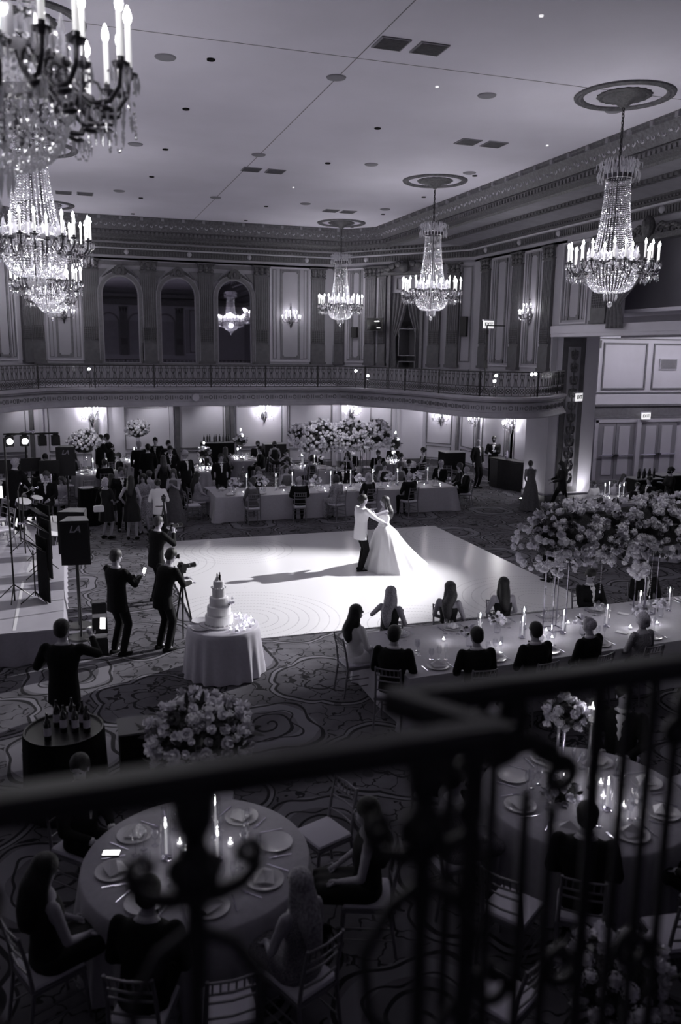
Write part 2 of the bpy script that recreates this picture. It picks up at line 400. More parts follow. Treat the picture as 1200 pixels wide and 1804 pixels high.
cornice('lower_rim', [(.085, 9.32), (.075, 9.28), (.10, 9.24), (.11, 9.12), (.15, 9.06), (.16, 9.0)], M['capital'], co)
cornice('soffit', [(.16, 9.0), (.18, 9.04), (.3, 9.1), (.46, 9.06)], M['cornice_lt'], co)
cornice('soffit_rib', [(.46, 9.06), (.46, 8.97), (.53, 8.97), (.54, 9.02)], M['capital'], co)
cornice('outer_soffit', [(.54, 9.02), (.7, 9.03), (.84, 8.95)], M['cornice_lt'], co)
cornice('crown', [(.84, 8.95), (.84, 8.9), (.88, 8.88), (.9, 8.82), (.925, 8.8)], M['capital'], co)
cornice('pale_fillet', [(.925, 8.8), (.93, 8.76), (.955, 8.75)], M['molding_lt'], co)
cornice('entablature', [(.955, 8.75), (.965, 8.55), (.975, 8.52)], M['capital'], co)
cornice('architrave', [(.975, 8.52), (.985, 8.5), (.985, 8.43), (1.0, 8.42), (1.0, 8.35)], M['wall'], co)
# rows of dentils, brackets and leaf blocks on the cornice
def along(t, z, step):
    pts = [Vector(p) for p in at_prof(t, z)]; out = []
    for a, b in zip(pts[:-1], pts[1:]):
        L = (b-a).length; n = max(1, int(L/step)); d = (b-a)/L
        for k in range(n): out.append((a+(b-a)*(k+.5)/n, atan2(d.y, d.x)))
    return [q for q in out if q[0].y > 6]
def blocks(name, t, z, step, size, m, kind='stuff'):
    mb = MB()
    for p, a in along(t, z, step): mb.box(p, size, (0, 0, a))
    obj(name, mb, m, co, smooth=0, kind=kind)
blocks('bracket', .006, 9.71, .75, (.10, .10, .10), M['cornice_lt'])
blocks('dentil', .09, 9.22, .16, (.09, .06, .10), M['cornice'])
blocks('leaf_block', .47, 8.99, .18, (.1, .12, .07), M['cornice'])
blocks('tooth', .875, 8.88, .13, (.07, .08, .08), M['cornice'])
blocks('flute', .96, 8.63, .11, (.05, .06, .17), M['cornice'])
for t, z0, z1, st in ((.045, 9.38, 9.62, .34),):
    mb = MB()
    for p, a in along(t, (z0+z1)/2, st):
        R = Euler((0, 0, a)).to_matrix(); s = random.choice((-1, 1))
        pts = [p+R@Vector((s*(.15-.02*k)*cos(k*.9), .02, .10*sin(k*.9)*(1-.08*k))) for k in range(8)]
        mb.tube(pts, [.03-.002*k for k in range(8)], 4)
        mb.octa(p+R@Vector((.17, .03, .03)), .05, .06)
    obj('scroll_relief', mb, M['molding_lt'], co, kind='stuff')
mb = MB()
for p, a in along(.957, 8.65, 2.24):
    mb.ell(p, (.1, .1, .1), 10, 6)
obj('rosette', mb, M['molding_lt'], co, kind='stuff')

# walls -------------------------------------------------------
def wallslab(name, a, b, z0, z1, m, th=.2, holes=()):
    a = Vector((a[0], a[1], 0)); b = Vector((b[0], b[1], 0)); d = (b-a); L = d.length; ang = atan2(d.y, d.x)
    mb = MB()
    xs = sorted([0, L]+[h[0] for h in holes]+[h[1] for h in holes])
    for x0, x1 in zip(xs[:-1], xs[1:]):
        if x1-x0 < 1e-4: continue
        hs = [h for h in holes if h[0] <= x0+1e-5 and h[1] >= x1-1e-5]
        segs = [(z0, z1)]
        for h in hs:
            new = []
            for s0, s1 in segs:
                if h[3] <= s0 or h[2] >= s1: new.append((s0, s1)); continue
                new += [(s0, h[2]), (h[3], s1)]
            segs = new
        for s0, s1 in segs:
            if s1-s0 > .001: mb.box(((x0+x1)/2, th/2, (s0+s1)/2), (x1-x0, th, s1-s0))
    o = obj(name, mb, m, None, (a.x, a.y, 0), (0, 0, ang), smooth=0); o['kind'] = 'structure'
    return o        # local x runs along the wall, -y points into the room
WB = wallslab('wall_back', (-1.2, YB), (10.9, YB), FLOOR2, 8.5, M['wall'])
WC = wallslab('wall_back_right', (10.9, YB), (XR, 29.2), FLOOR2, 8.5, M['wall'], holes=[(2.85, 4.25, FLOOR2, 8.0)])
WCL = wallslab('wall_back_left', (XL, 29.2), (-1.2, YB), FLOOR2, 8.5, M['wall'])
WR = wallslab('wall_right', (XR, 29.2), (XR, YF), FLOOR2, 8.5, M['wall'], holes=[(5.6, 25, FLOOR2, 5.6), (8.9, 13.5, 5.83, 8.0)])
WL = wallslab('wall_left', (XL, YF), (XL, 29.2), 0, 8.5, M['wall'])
WF = wallslab('wall_front', (XR, YF), (XL, YF), 0, 9.8, M['wall'], holes=[(3, 17, .4, 3.2)])
# lower storey
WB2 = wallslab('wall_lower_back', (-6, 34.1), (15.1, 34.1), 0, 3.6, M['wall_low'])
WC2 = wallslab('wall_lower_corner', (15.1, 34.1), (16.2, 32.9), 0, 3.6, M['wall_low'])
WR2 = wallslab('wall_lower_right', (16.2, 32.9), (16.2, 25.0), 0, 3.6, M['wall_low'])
# alcove behind the right-hand pier
WD = wallslab('wall_alcove', (16.2, 28.0), (27, 28.0), 0, 6.2, M['wall_low'])
struct('wall_alcove_side', MB().box((27, 18, 3.1), (.2, 22, 6.2)), M['wall_low'], smooth=0)
struct('ceiling_alcove', MB().box((21.3, 17, 6.2), (11.6, 22, .1)), M['ceiling'], smooth=0)

# wall dressing helpers, in wall-local coordinates (x along, z up, -y inwards)
def frame(par, x0, x1, z0, z1, w=.05, d=.03, m='molding', name='panel_molding', notch=0):
    mb = MB()
    for a, b, c, e in ((x0, x1, z0, z0+w), (x0, x1, z1-w, z1), (x0, x0+w, z0+w, z1-w), (x1-w, x1, z0+w, z1-w)):
        mb.box(((a+b)/2, -d/2, (c+e)/2), (b-a, d, e-c))
    if notch:
        for x, z in ((x0, z0), (x0, z1), (x1, z0), (x1, z1)):
            sx = 1 if x == x0 else -1; sz = 1 if z == z0 else -1
            mb.box((x+sx*notch/2, -d*.8, z+sz*notch/2), (notch, d*1.6, notch))
            mb.ell((x+sx*notch*.9, -d, z+sz*notch*.9), (.045, .03, .045), 8, 5)
    return obj(name, mb, M[m], par, smooth=0)
def field(par, x0, x1, z0, z1, m='wall_dark', d=.012, name='panel_field'):
    return obj(name, MB().box(((x0+x1)/2, -d/2, (z0+z1)/2), (x1-x0, d, z1-z0)), M[m], par, smooth=0)
pil_cache = {}
def pilaster(par, x, w=.6, z0=4.4, z1=8.35):
    key = (round(w, 2), z0)
    if key not in pil_cache:
        sh = MB(); sh.box((0, -.05, (z0+z1-.42)/2), (w, .1, z1-.42-z0))
        n = max(3, int(w/.085))
        fl = MB()
        for k in range(n+1): fl.box((-w/2+.03+(w-.06)*k/n, -.11, (z0+.9+z1-.45)/2), (.03, .03, z1-z0-1.4))
        cp = MB(); cp.box((0, -.08, z1-.03), (w+.16, .18, .06)); cp.box((0, -.07, z1-.4), (w+.06, .14, .05))
        for sx in (-1, 0, 1):
            for kz, rz in ((z1-.3, .075), (z1-.16, .09)): cp.ell((sx*w*.38, -.12, kz), (.09, .07, rz), 8, 5)
            cp.tube([(sx*w*.4+.07*cos(a)*(1-a/9), -.16, z1-.1+.07*sin(a)*(1-a/9)) for a in [k*.8 for k in range(8)]], .018, 5)
        gr = MB(); gz = max(5.545, z0+.7); gr.box((0, -.115, gz), (w-.04, .03, .5))
        bars = MB()
        for k in range(7): bars.box((-w/2+.06+(w-.12)*k/6, -.14, gz), (.012, .02, .5))
        for k in range(7): bars.box((0, -.14, gz-.225+.075*k), (w-.04, .02, .012))
        bs = MB(); bs.box((0, -.08, z0+.05), (w+.08, .16, .1)); bs.box((0, -.07, z0+.45), (w+.02, .12, .7))
        pil_cache[key] = [(n_, b_.mesh(n_, M[m_], 30), k_) for n_, b_, m_, k_ in (('pilaster', sh, 'pilaster', 0), ('fluting', fl, 'molding', 1), ('capital', cp, 'capital', 0), ('speaker_grille', gr, 'grille', 0), ('grille_bar', bars, 'molding', 1), ('plinth', bs, 'pilaster', 0))]
    for n_, me, k in pil_cache[key]:
        o = link(n_, me, par, (x, 0, 0))
        if k: o['kind'] = 'stuff'
def panel_bay(par, xc, w, m='wall', zb=4.62):       # three nested panels between pilasters
    field(par, xc-w*.5, xc+w*.5, zb-.07, 8.3, 'wall', .008)
    pw = w*.24
    frame(par, xc-pw, xc+pw, zb, 8.24, .09, .04, notch=.12)
    for s in (-1, 1): frame(par, xc+s*w*.38-.08, xc+s*w*.38+.08, zb, 8.24, .025, .03)
    frame(par, xc-w*.5, xc+w*.5, zb-.12, 8.33, .05, .05, 'molding_lt', 'bay_border')
def local_x(par_o, x): return x+1.2        # wall_back starts at X = -1.2
lx = lambda X: X+1.2
for X in (1.01, 3.22, 5.49, 7.76): pilaster(WB, lx(X))
pilaster(WB, lx(-.95), .45); pilaster(WB, lx(10.2), .6)
panel_bay(WB, lx(.0), 1.3); panel_bay(WB, lx(9.0), 1.75)
# dado rail band under the bays
obj('dado', MB().box((6.05, -.04, 3.9), (12.1, .08, .86)), M['wall_dark'], WB, smooth=0)
for x0, x1 in [(.1+k*1.1, 1.0+k*1.1) for k in range(11)]:
    frame(WB, x0, x1, 3.62, 4.22, .03, .1, name='dado_molding')
obj('dado_cap', MB().box((6.05, -.06, 4.37), (12.1, .14, .06)), M['molding'], WB, smooth=0)
# arched mirrors
def arch_pts(cx, hw, z0, zs, n=18, rise=1.0):
    return [(cx+hw, z0)]+[(cx+hw*cos(a), zs+hw*rise*sin(a)) for a in [pi*k/n for k in range(n+1)]]+[(cx-hw, z0)]
def arch_band(cx, hw, w, z0, zs, d, m, par, name):
    a = arch_pts(cx, hw, z0, zs); b = arch_pts(cx, hw+w, z0, zs); n = len(a)
    vs = [(x, 0, z) for x, z in a]+[(x, -d, z) for x, z in a]+[(x, -d, z) for x, z in b]+[(x, 0, z) for x, z in b]
    fs = [(j*n+i, j*n+i+1, (j+1)*n+i+1, (j+1)*n+i) for j in range(3) for i in range(n-1)]
    return obj(name, MB().add(vs, fs), M[m], par, smooth=30)
for X in (2.13, 4.36, 6.63):
    cx = lx(X)
    obj('mirror_glass', MB().prism(arch_pts(cx, .66, 4.45, 7.05), -.03, -.015), M['mirror'], WB, smooth=0)
    arch_band(cx, .66, .05, 4.42, 7.05, .08, 'wall_dark', WB, 'inner_arch')
    arch_band(cx, .71, .12, 4.42, 7.05, .13, 'molding', WB, 'arch_frame')
    arch_band(cx, .83, .03, 4.42, 7.05, .15, 'wall_dark', WB, 'outer_arch')
    ks = MB(); ks.prism([(cx-.16, 7.78), (cx+.16, 7.78), (cx+.2, 8.05), (cx+.1, 8.12), (cx, 8.16), (cx-.1, 8.12), (cx-.2, 8.05)], -.3, 0)
    for s in (-1, 1):
        ks.tube([(cx+s*(.16+.5*k/7), -.12, 7.98-.30*(k/7)**1.3) for k in range(8)], [.07-.007*k for k in range(8)], 6)
        ks.ell((cx+s*.2, -.2, 7.9), (.09, .1, .12), 8, 5)
    ks.ell((cx, -.3, 7.92), (.09, .06, .13), 8, 6)
    obj('keystone_carving', ks, M['capital'], WB)
    for s in (-1, 1):
        obj('spandrel_carving', MB().prism([(cx+s*.86, 8.0), (cx+s*.45, 8.0), (cx+s*.86, 7.55)][::s], -.05, 0), M['molding'], WB, smooth=0)
    field(WB, cx-.8, cx+.8, 8.15, 8.3, 'molding', .03, 'frieze_panel')
for x_, w_ in ((6.15, .45), (3.9, .5), (1.6, .5)): pilaster(WCL, x_, w_)
panel_bay(WCL, 5.0, 1.3); panel_bay(WCL, 2.75, 1.3)
obj('dado', MB().box((3.2, -.04, 3.9), (6.4, .08, .86)), M['wall_dark'], WCL, smooth=0)
# chamfered wall with draped doorway
for x, w in ((.35, .45), (1.88, .5), (2.45, .35), (4.85, .5), (5.65, .5)): pilaster(WC, x, w)
panel_bay(WC, 1.15, .95)
frame(WC, 5.95, 6.4, 4.6, 8.2, .05, .03)
obj('dado', MB().box((3.2, -.04, 3.9), (6.4, .08, .86)), M['wall_dark'], WC, smooth=0)
field(WC, 2.75, 4.35, 8.02, 8.2, 'wall', .05)
cr = MB()
for k in range(9):
    a = pi*k/8; cr.ell((3.55+.85*cos(a), -.18, 8.1+.3*sin(a)), (.17, .12, .13), 8, 5)
cr.ell((3.55, -.25, 8.25), (.22, .16, .22), 10, 6); cr.box((3.55, -.12, 8.03), (2.1, .26, .1))
obj('door_crest', cr, M['capital'], WC)
for s in (0, 1): obj('door_jamb', MB().box((2.8+s*1.5, -.06, 5.8), (.12, .14, 4.6)), M['molding'], WC, smooth=0)
obj('transom_panel', MB().box((3.55, .1, 7.65), (1.4, .05, .7)), M['wall'], WC, smooth=0)
frame(WC, 3.05, 4.05, 7.42, 7.88, .03, -.12, name='transom_molding')
d1 = obj('door_1', MB().box((3.6, .9, 4.75), (1.0, .06, 2.5)), M['door_fr'], None, smooth=0); d1.parent = None
d1.location = WC.location; d1.rotation_euler = WC.rotation_euler; d1['kind'] = 'structure'
frame(d1, 3.2, 4.0, 3.7, 4.6, .04, -.84, name='door_molding'); frame(d1, 3.2, 4.0, 4.8, 5.9, .04, -.84, name='door_molding')
obj('door_casing', MB().box((3.05, .86, 4.8), (.14, .1, 2.6)).box((4.15, .86, 4.8), (.14, .1, 2.6)).box((3.6, .86, 6.12), (1.4, .12, .16)), M['molding'], d1, smooth=0)
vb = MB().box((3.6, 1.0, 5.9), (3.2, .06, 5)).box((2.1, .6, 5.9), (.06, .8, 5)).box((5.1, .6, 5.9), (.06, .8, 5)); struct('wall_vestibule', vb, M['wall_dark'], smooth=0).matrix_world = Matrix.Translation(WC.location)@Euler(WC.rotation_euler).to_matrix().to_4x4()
# swagged drapes
def drape(wall, x0, x1, ztop, zbot, tie, side, label, y=-.16):
    def fn(u, v):
        z = ztop+(zbot-ztop)*v
        t = min(1, v/tie); sw = 1-.72*t**1.5 if v < tie else .28+.12*(v-tie)/(1-tie)
        xa = x0 if side > 0 else x1
        x = xa+side*(x1-x0)*sw*u
        dz = -(1-u)*0 - u*.25*sin(min(1, v/tie)*pi*.5)*(1 if v < tie else max(0, 1-(v-tie)*4))
        return (x, y+.05*sin(u*26+v*3)*(1-.4*t), z+dz*(-1 if False else 1))
    mb = MB().grid(fn, 40, 24)
    o = obj('drape', mb, M['drape'], None, smooth=180); o.matrix_world = Matrix.Translation(wall.location)@Euler(wall.rotation_euler).to_matrix().to_4x4()
    m = o.modifiers.new('thickness', 'SOLIDIFY'); m.thickness = .02
    return tag(o, label, 'curtain')
drape(WC, 2.86, 3.6, 7.3, 3.6, .42, 1, 'dark tied-back curtain left of the upper corner doorway', .02)
drape(WC, 3.5, 4.24, 7.3, 3.6, .42, -1, 'dark tied-back curtain right of the upper corner doorway', .02)
# right upper wall (local x = 29.2 - Y)
ry = lambda Y: 29.2-Y
for Y, w in ((28.2, .55), (25.9, .6), (23.95, .55)): pilaster(WR, ry(Y), w)
for Y, w in ((21.1, .7), (15.2, .7)): pilaster(WR, ry(Y), w, 5.85)
for Y, w in ((27.05, 1.5), (24.9, 1.2)): panel_bay(WR, ry(Y), w)
panel_bay(WR, ry(22.5), 1.4, zb=6.0)
obj('dado', MB().box((2.9, -.04, 3.9), (5.8, .08, .86)), M['wall_dark'], WR, smooth=0)
cr = MB(); cx = ry(18.9)
for s in (-1, 1):
    for q in range(3):
        x0 = cx+s*(.35+.45*q); cr.tube([(x0+s*.20*cos(a)*(1-a/9), -.2, 8.16-.05*q+.16*sin(a)*(1-a/9)) for a in [k*.7 for k in range(10)]], .045, 6)
        for w_ in range(3): cr.ell((x0+s*(.1+.12*w_), -.24, 8.30-.07*q-.05*w_), (.10, .05, .06), 7, 4)
cr.ell((cx, -.3, 8.25), (.2, .16, .3), 10, 8); cr.ell((cx, -.42, 8.3), (.09, .06, .14), 8, 6); cr.box((cx, -.14, 7.98), (4.2, .3, .14))
obj('opening_crest', cr, M['capital'], WR)
drape(WR, ry(20.6), ry(18.6), 8.0, 5.7, .6, 1, 'heavy swagged curtain above the beam beside the right-hand gallery opening')
drape(WR, ry(17.4), ry(15.9), 8.0, 5.7, .6, -1, 'heavy swagged curtain at the far right edge of the gallery opening')
struct('wall_gallery', MB().box((XR+2.2, 18.5, 7), (.1, 9, 3)).box((XR+1.1, 18.5, 8.4), (2.3, 9, .1)), M['wall'], smooth=0)
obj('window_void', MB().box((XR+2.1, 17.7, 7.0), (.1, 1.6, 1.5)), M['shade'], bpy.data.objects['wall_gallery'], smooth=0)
# beam and pier
struct('trim_2', MB().box((XR+.3, 11.6, 5.72), (.7, 24.2, .24)).box((XR+.25, 11.6, 5.55), (.55, 24.2, .1)), M['wall_low'], smooth=0)
pier = struct('wall_pier', MB().box((15.85, 24.35, 2.8), (1.75, 1.4, 5.6)), M['wall_low'], smooth=0)
py = 23.64
obj('pier_panel', MB().box((15.78, py, 2.95), (.84, .03, 5.1)), M['pilaster'], pier, smooth=0)
obj('pier_panel_inset', MB().box((15.78, py-.02, 2.9), (.46, .02, 4.6)), M['wall_dark'], pier, smooth=0)
# carved candelabrum ornament: stacked scrolls and leaves
z = .7; k = 0
while z < 5.0:
    orn = MB(); wv = .2-.015*(k//2)
    for s in (-1, 1):
        pts = [(15.78+s*(.03+wv*(1-a/7.5)*abs(sin(a*.6))), py-.05, z+.02+.08*a*cos(a*.12)-(.05*sin(a*2))) for a in [i*.6 for i in range(8)]]
        orn.tube(pts, [.03, .035, .03, .028, .025, .022, .02, .015], 5)
        orn.ell((15.78+s*wv*.75, py-.05, z+.12), (.045, .02, .04), 7, 4)
    orn.ell((15.78, py-.05, z+.2), (.07 if k % 2 else .045, .03, .12), 8, 5)
    obj('carved_scroll', orn, M['capital'], pier); z += .41; k += 1
obj('carved_stem', MB().tube([(15.78, py-.04, .6), (15.78, py-.04, 5.15)], .018, 6), M['capital'], pier)
obj('baseboard', MB().box((15.85, 24.3, .15), (1.85, 1.5, .3)), M['pilaster'], pier, smooth=0)
# alcove wall dressing (local x = X - 16.2)
ax = lambda X: X-16.2
obj('alcove_pilaster', MB().box((ax(19.45), -.06, 2.6), (.35, .12, 5.2)), M['pilaster'], WD, smooth=0)
ac = MB().box((ax(19.45), -.14, 5.35), (.5, .3, .3)); ac.tube([(ax(19.45)+.14*cos(a)*(1-a/9), -.32, 5.4+.14*sin(a)*(1-a/9)) for a in [k*.8 for k in range(9)]], .03, 5)
obj('scroll_bracket', ac, M['capital'], WD)
frame(WD, ax(19.75), ax(24.9), 3.45, 5.6, .05, .04); frame(WD, ax(20.0), ax(22.05), 3.6, 5.42, .06, .05); frame(WD, ax(22.35), ax(24.6), 3.6, 5.42, .06, .05)
obj('air_vent', MB().box((ax(23.1), -.02, 4.6), (.75, .04, .36)), M['wall_dark'], WD, smooth=0)
frame(WD, ax(22.68), ax(23.52), 4.38, 4.82, .03, .06, 'molding_lt', 'vent_frame')
mb = MB()
for k in range(11): mb.box((ax(23.1), -.045, 4.45+.03*k), (.7, .02, .008))
obj('vent_slat', mb, M['molding'], WD, smooth=0, kind='stuff')
obj('picture_rail', MB().box((ax(22.2), -.05, 2.98), (5.4, .1, .08)).box((ax(22.2), -.04, 2.5), (5.4, .08, .1)), M['molding'], WD, smooth=0)
obj('alcove_band', MB().box((ax(22.2), -.015, 2.74), (5.4, .03, .4)), M['molding'], WD, smooth=0)
n = 2
for X0, X1 in ((19.95, 20.8), (20.8, 21.7), (21.95, 22.85), (22.85, 23.75)):
    d = obj('door_%d' % n, MB().box(((X0+X1)/2, 27.93, 1.15), (X1-X0-.02, .06, 2.3)), M['door_fr'], None, smooth=0); d['kind'] = 'structure'; n += 1
    xm = (X0+X1)/2+(.06 if n % 2 else -.06)
    obj('door_panel', MB().box((xm, 27.895, 1.17), (X1-X0-.4, .03, 1.95)), M['door'], d, smooth=0)
    obj('push_bar', MB().tube([(X0+.05, 27.82, .98), (X1-.05, 27.82, .98)], .028, 8), M['silver'], d)
    obj('bar_latch', MB().box((X1-.07 if n % 2 else X0+.07, 27.83, .98), (.1, .1, .1)), M['brass'], d, smooth=0)
obj('door_post', MB().box((ax(21.82), -.1, 1.2), (.2, .2, 2.42)).box((ax(19.86), -.06, 1.2), (.16, .14, 2.42)).box((ax(21.9), -.06, 2.36), (4.2, .14, .14)), M['molding_lt'], WD, smooth=0)
# lower-storey dressing
def low_bay(w, x0, x1, m='molding', top=2.95, grille=False):
    frame(w, x0, x1, .95, 3.2, .04, .03, m)
    if grille: field(w, x0+.1, x1-.1, 2.62, 3.05, 'wall_dark', .03, 'upper_recess')
    frame(w, x0, x1, .3, .85, .03, .03, m)
for a, b in ((.3, 1.6), (2.3, 4.4), (8.1, 9.9), (10.1, 12.1), (12.6, 14.6)): low_bay(WB2, a, b, grille=a in (8.1, 12.6))
low_bay(WB2, 14.9, 16.8); low_bay(WB2, 5.2, 6.8)
for x in (1.75, 2.1, 4.6, 4.95, 7.0, 7.35, 9.95, 10.2, 12.25, 12.45, 14.7, 16.9, 17.3, 19.9):
    obj('lower_pilaster', MB().box((x, -.05, 1.7), (.16, .1, 3.3)), M['molding_lt'] if int(x*10) % 2 else M['pilaster'], WB2, smooth=0)
obj('baseboard_back', MB().box((10.5, -.03, .12), (21, .06, .24)), M['pilaster'], WB2, smooth=0)
frame(WB2, 17.6, 19.6, .1, 2.6, .04, .03); obj('door_seam', MB().box((18.6, -.02, 1.3), (.02, .04, 2.5)), M['molding'], WB2, smooth=0)
obj('wall_plaque', MB().box((19.1, -.03, 1.75), (.3, .04, .32)), M['pilaster'], WB2, smooth=0)
low_bay(WC2, .2, 1.4); low_bay(WR2, .5, 1.7); low_bay(WR2, 2.4, 4.3); low_bay(WR2, 5.0, 6.6)
for x in (.2, 2.05, 4.6, 6.9): obj('lower_pilaster', MB().box((x, -.05, 1.7), (.16, .1, 3.3)), M['molding'], WR2, smooth=0)
obj('baseboard_right', MB().box((3.95, -.03, .12), (7.9, .06, .24)), M['pilaster'], WR2, smooth=0)
obj('baseboard_corner', MB().box((.8, -.03, .12), (1.6, .06, .24)), M['pilaster'], WC2, smooth=0)

# near-end wall that the far mirrors look back at (local x runs from the right)
for x in (3.2, 5.6, 7.9, 10.2, 12.5, 16.9): pilaster(WF, x)
for x in (6.75, 9.05, 11.35):
    arch_band(x, .71, .12, 4.42, 7.05, .13, 'molding', WF, 'arch_frame'); field(WF, x-.66, x+.66, 4.45, 7.2, 'wall_dark', .02, 'arch_field')
panel_bay(WF, 4.4, 1.5); panel_bay(WF, 14.7, 2.6)
obj('end_cornice', MB().box((10, -.4, 8.7), (20, .8, .4)).box((10, -.8, 9.2), (20, 1.6, .3)), M['cornice'], WF, smooth=0)
# balconies ---------------------------------------------------
front = [(-5.0, 24.0), (-2.4, 24.6), (-.7, 27.2), (.3, 27.55), (9.0, 27.55), (9.5, 27.0), (10.45, 25.0), (10.75, 23.6), (10.85, 22.6), (11.15, 21.7), (11.7, 21.15), (12.5, 20.95), (13.4, 21.35), (14.2, 22.1), (15.0, 22.9)]
def smooth_path(pts, n=5):
    out = []
    for i in range(len(pts)-1):
        p0 = Vector(pts[max(i-1, 0)]); p1 = Vector(pts[i]); p2 = Vector(pts[i+1]); p3 = Vector(pts[min(i+2, len(pts)-1)])
        for k in range(n):
            t = k/n; out.append(.5*((2*p1)+(p2-p0)*t+(2*p0-5*p1+4*p2-p3)*t*t+(3*p1-p0-3*p2+p3)*t**3))
    out.append(Vector(pts[-1])); return out
curve = [Vector(p) for p in front[:5]]+smooth_path(front[4:], 4)[1:]
def resample(pts, step):
    out = [pts[0]]; acc = 0
    for a, b in zip(pts[:-1], pts[1:]):
        L = (b-a).length; d = step-acc
        while d <= L: out.append(a+(b-a)*d/L); d += step
        acc = L-(d-step)
    return out
def normal_at(pts, i):
    t = (pts[min(i+1, len(pts)-1)]-pts[max(i-1, 0)]).normalized(); return Vector((t.y, -t.x))   # towards the hall
def sweep_profile(name, pts, prof, m, par=None, closed_back=None):
    n = len(prof); vs = []
    for i, p in enumerate(pts):
        nn = normal_at(pts, i)
        for o, z in prof: q = p+nn*o; vs.append((q.x, q.y, z))
    fs = [(i*n+j, (i+1)*n+j, (i+1)*n+j+1, i*n+j+1) for i in range(len(pts)-1) for j in range(n-1)]
    mb = MB().add(vs, fs); return obj(name, mb, m, par, smooth=30)
slab = MB(); back = [Vector((p.x, p.y+8)) if p.x < 10 else Vector((p.x+7, p.y+9)) for p in curve]
nC = len(curve)
for zz in (3.2, FLOOR2):
    slab.add([(p.x, p.y, zz) for p in curve]+[(min(q.x, 16.1), min(q.y, 34.0), zz) for q in back], [(i, i+1, nC+i+1, nC+i) for i in range(nC-1)])
bal = obj('floor_gallery', slab, M['fascia'], None, smooth=0); bal['kind'] = 'structure'
sweep_profile('gallery_fascia', curve, [(-.05, 3.74), (.02, 3.74), (.1, 3.72), (.1, 3.66), (.04, 3.62), (.03, 3.56), (.0, 3.54), (.0, 3.3), (.03, 3.28), (.06, 3.2), (.1, 3.16), (.1, 3.13), (-.15, 3.13), (-.4, 3.2)], M['fascia'], bal)
sweep_profile('fascia_line', curve, [(.045, 3.60), (.06, 3.585), (.045, 3.57)], M['molding'], bal)
fp = resample(curve, .16); mb = MB(); mb2 = MB()
for i, p in enumerate(fp):
    nn = normal_at(fp, i); a = atan2(nn.y, nn.x); c = Vector((p.x+nn.x*.01, p.y+nn.y*.01, 3.42))
    if i % 3 == 0: mb2.tube([c+Vector((-nn.y*.06*cos(b), nn.x*.06*cos(b), .06*sin(b))) for b in [k*pi/4 for k in range(9)]], .012, 4, caps=False)
    else:
        for s in (-1, 1): mb.box(c+Vector((-nn.y*.035*s, nn.x*.035*s, 0)), (.02, .025, .13 if i % 3 == 1 else .08), (0, 0, a))
obj('fascia_relief', mb, M['molding'], bal, smooth=0, kind='stuff'); obj('fascia_ring', mb2, M['molding'], bal, kind='stuff')
for X in (4.0,): obj('roundel', MB().tube([(X, 27.5, 3.42), (X, 27.42, 3.42)], [.13, .12], 20), M['molding_lt'], bal)
# gallery railing: rail, posts, lyre-shaped balusters and a ring row
rl = thing('gallery_railing', 'ornate dark iron railing running along the far balcony and its curve', 'railing', (0, 0, 0))
RZ = 4.46
rp = [p+normal_at(curve, i)*-.03 for i, p in enumerate(curve)]
for nm, z0, z1, wd in (('top_rail', RZ-.03, RZ, .03), ('middle_rail', 4.02, 4.04, .012), ('bottom_rail', 3.76, 3.78, .012)):
    sweep_profile(nm, rp, [(-wd, z0), (wd, z0), (wd, z1), (-wd, z1), (-wd, z0)], M['iron'], rl)
bm_ = MB()
for s in (-1, 1):
    bm_.tube([(s*.05, 0, 4.04), (s*.028, 0, 4.2), (s*.062, 0, 4.3), (s*.035, 0, 4.43)], .008, 4)
bm_.tube([(0, 0, 4.04), (0, 0, 4.43)], .006, 4); bm_.box((0, 0, 4.36), (.14, .012, .02)); bm_.ell((0, 0, 4.22), (.02, .012, .05), 6, 4)
bal_me = bm_.mesh('baluster', M['iron'])
rg = MB().tube([(.075*cos(a), 0, 3.90+.075*sin(a)) for a in [k*2*pi/10 for k in range(11)]], .011, 4, caps=False)
for k in range(4): a = k*pi/2+pi/4; rg.tube([(0, 0, 3.9), (.075*cos(a), 0, 3.9+.075*sin(a))], .008, 4)
for s in (-1, 1): rg.tube([(s*.1, 0, 3.77), (s*.1, 0, 4.03)], .007, 4)
rg.ell((0, 0, 3.9), (.028, .02, .028), 6, 4)
ring_me = rg.mesh('ring_ornament', M['iron'])
bp_ = resample([Vector(p) for p in rp], .205)
for i, p in enumerate(bp_):
    nn = normal_at(bp_, i); a = atan2(nn.y, nn.x)+pi/2
    link('baluster', bal_me, rl, (p.x, p.y, 0), (0, 0, a)); link('ring_ornament', ring_me, rl, (p.x, p.y, 0), (0, 0, a))
    if i % 9 == 0: obj('post', MB().box((p.x, p.y, 4.1), (.04, .04, .74)), M['iron'], rl, smooth=0)

ORD_ = ('first', 'second', 'third', 'fourth', 'fifth', 'sixth')
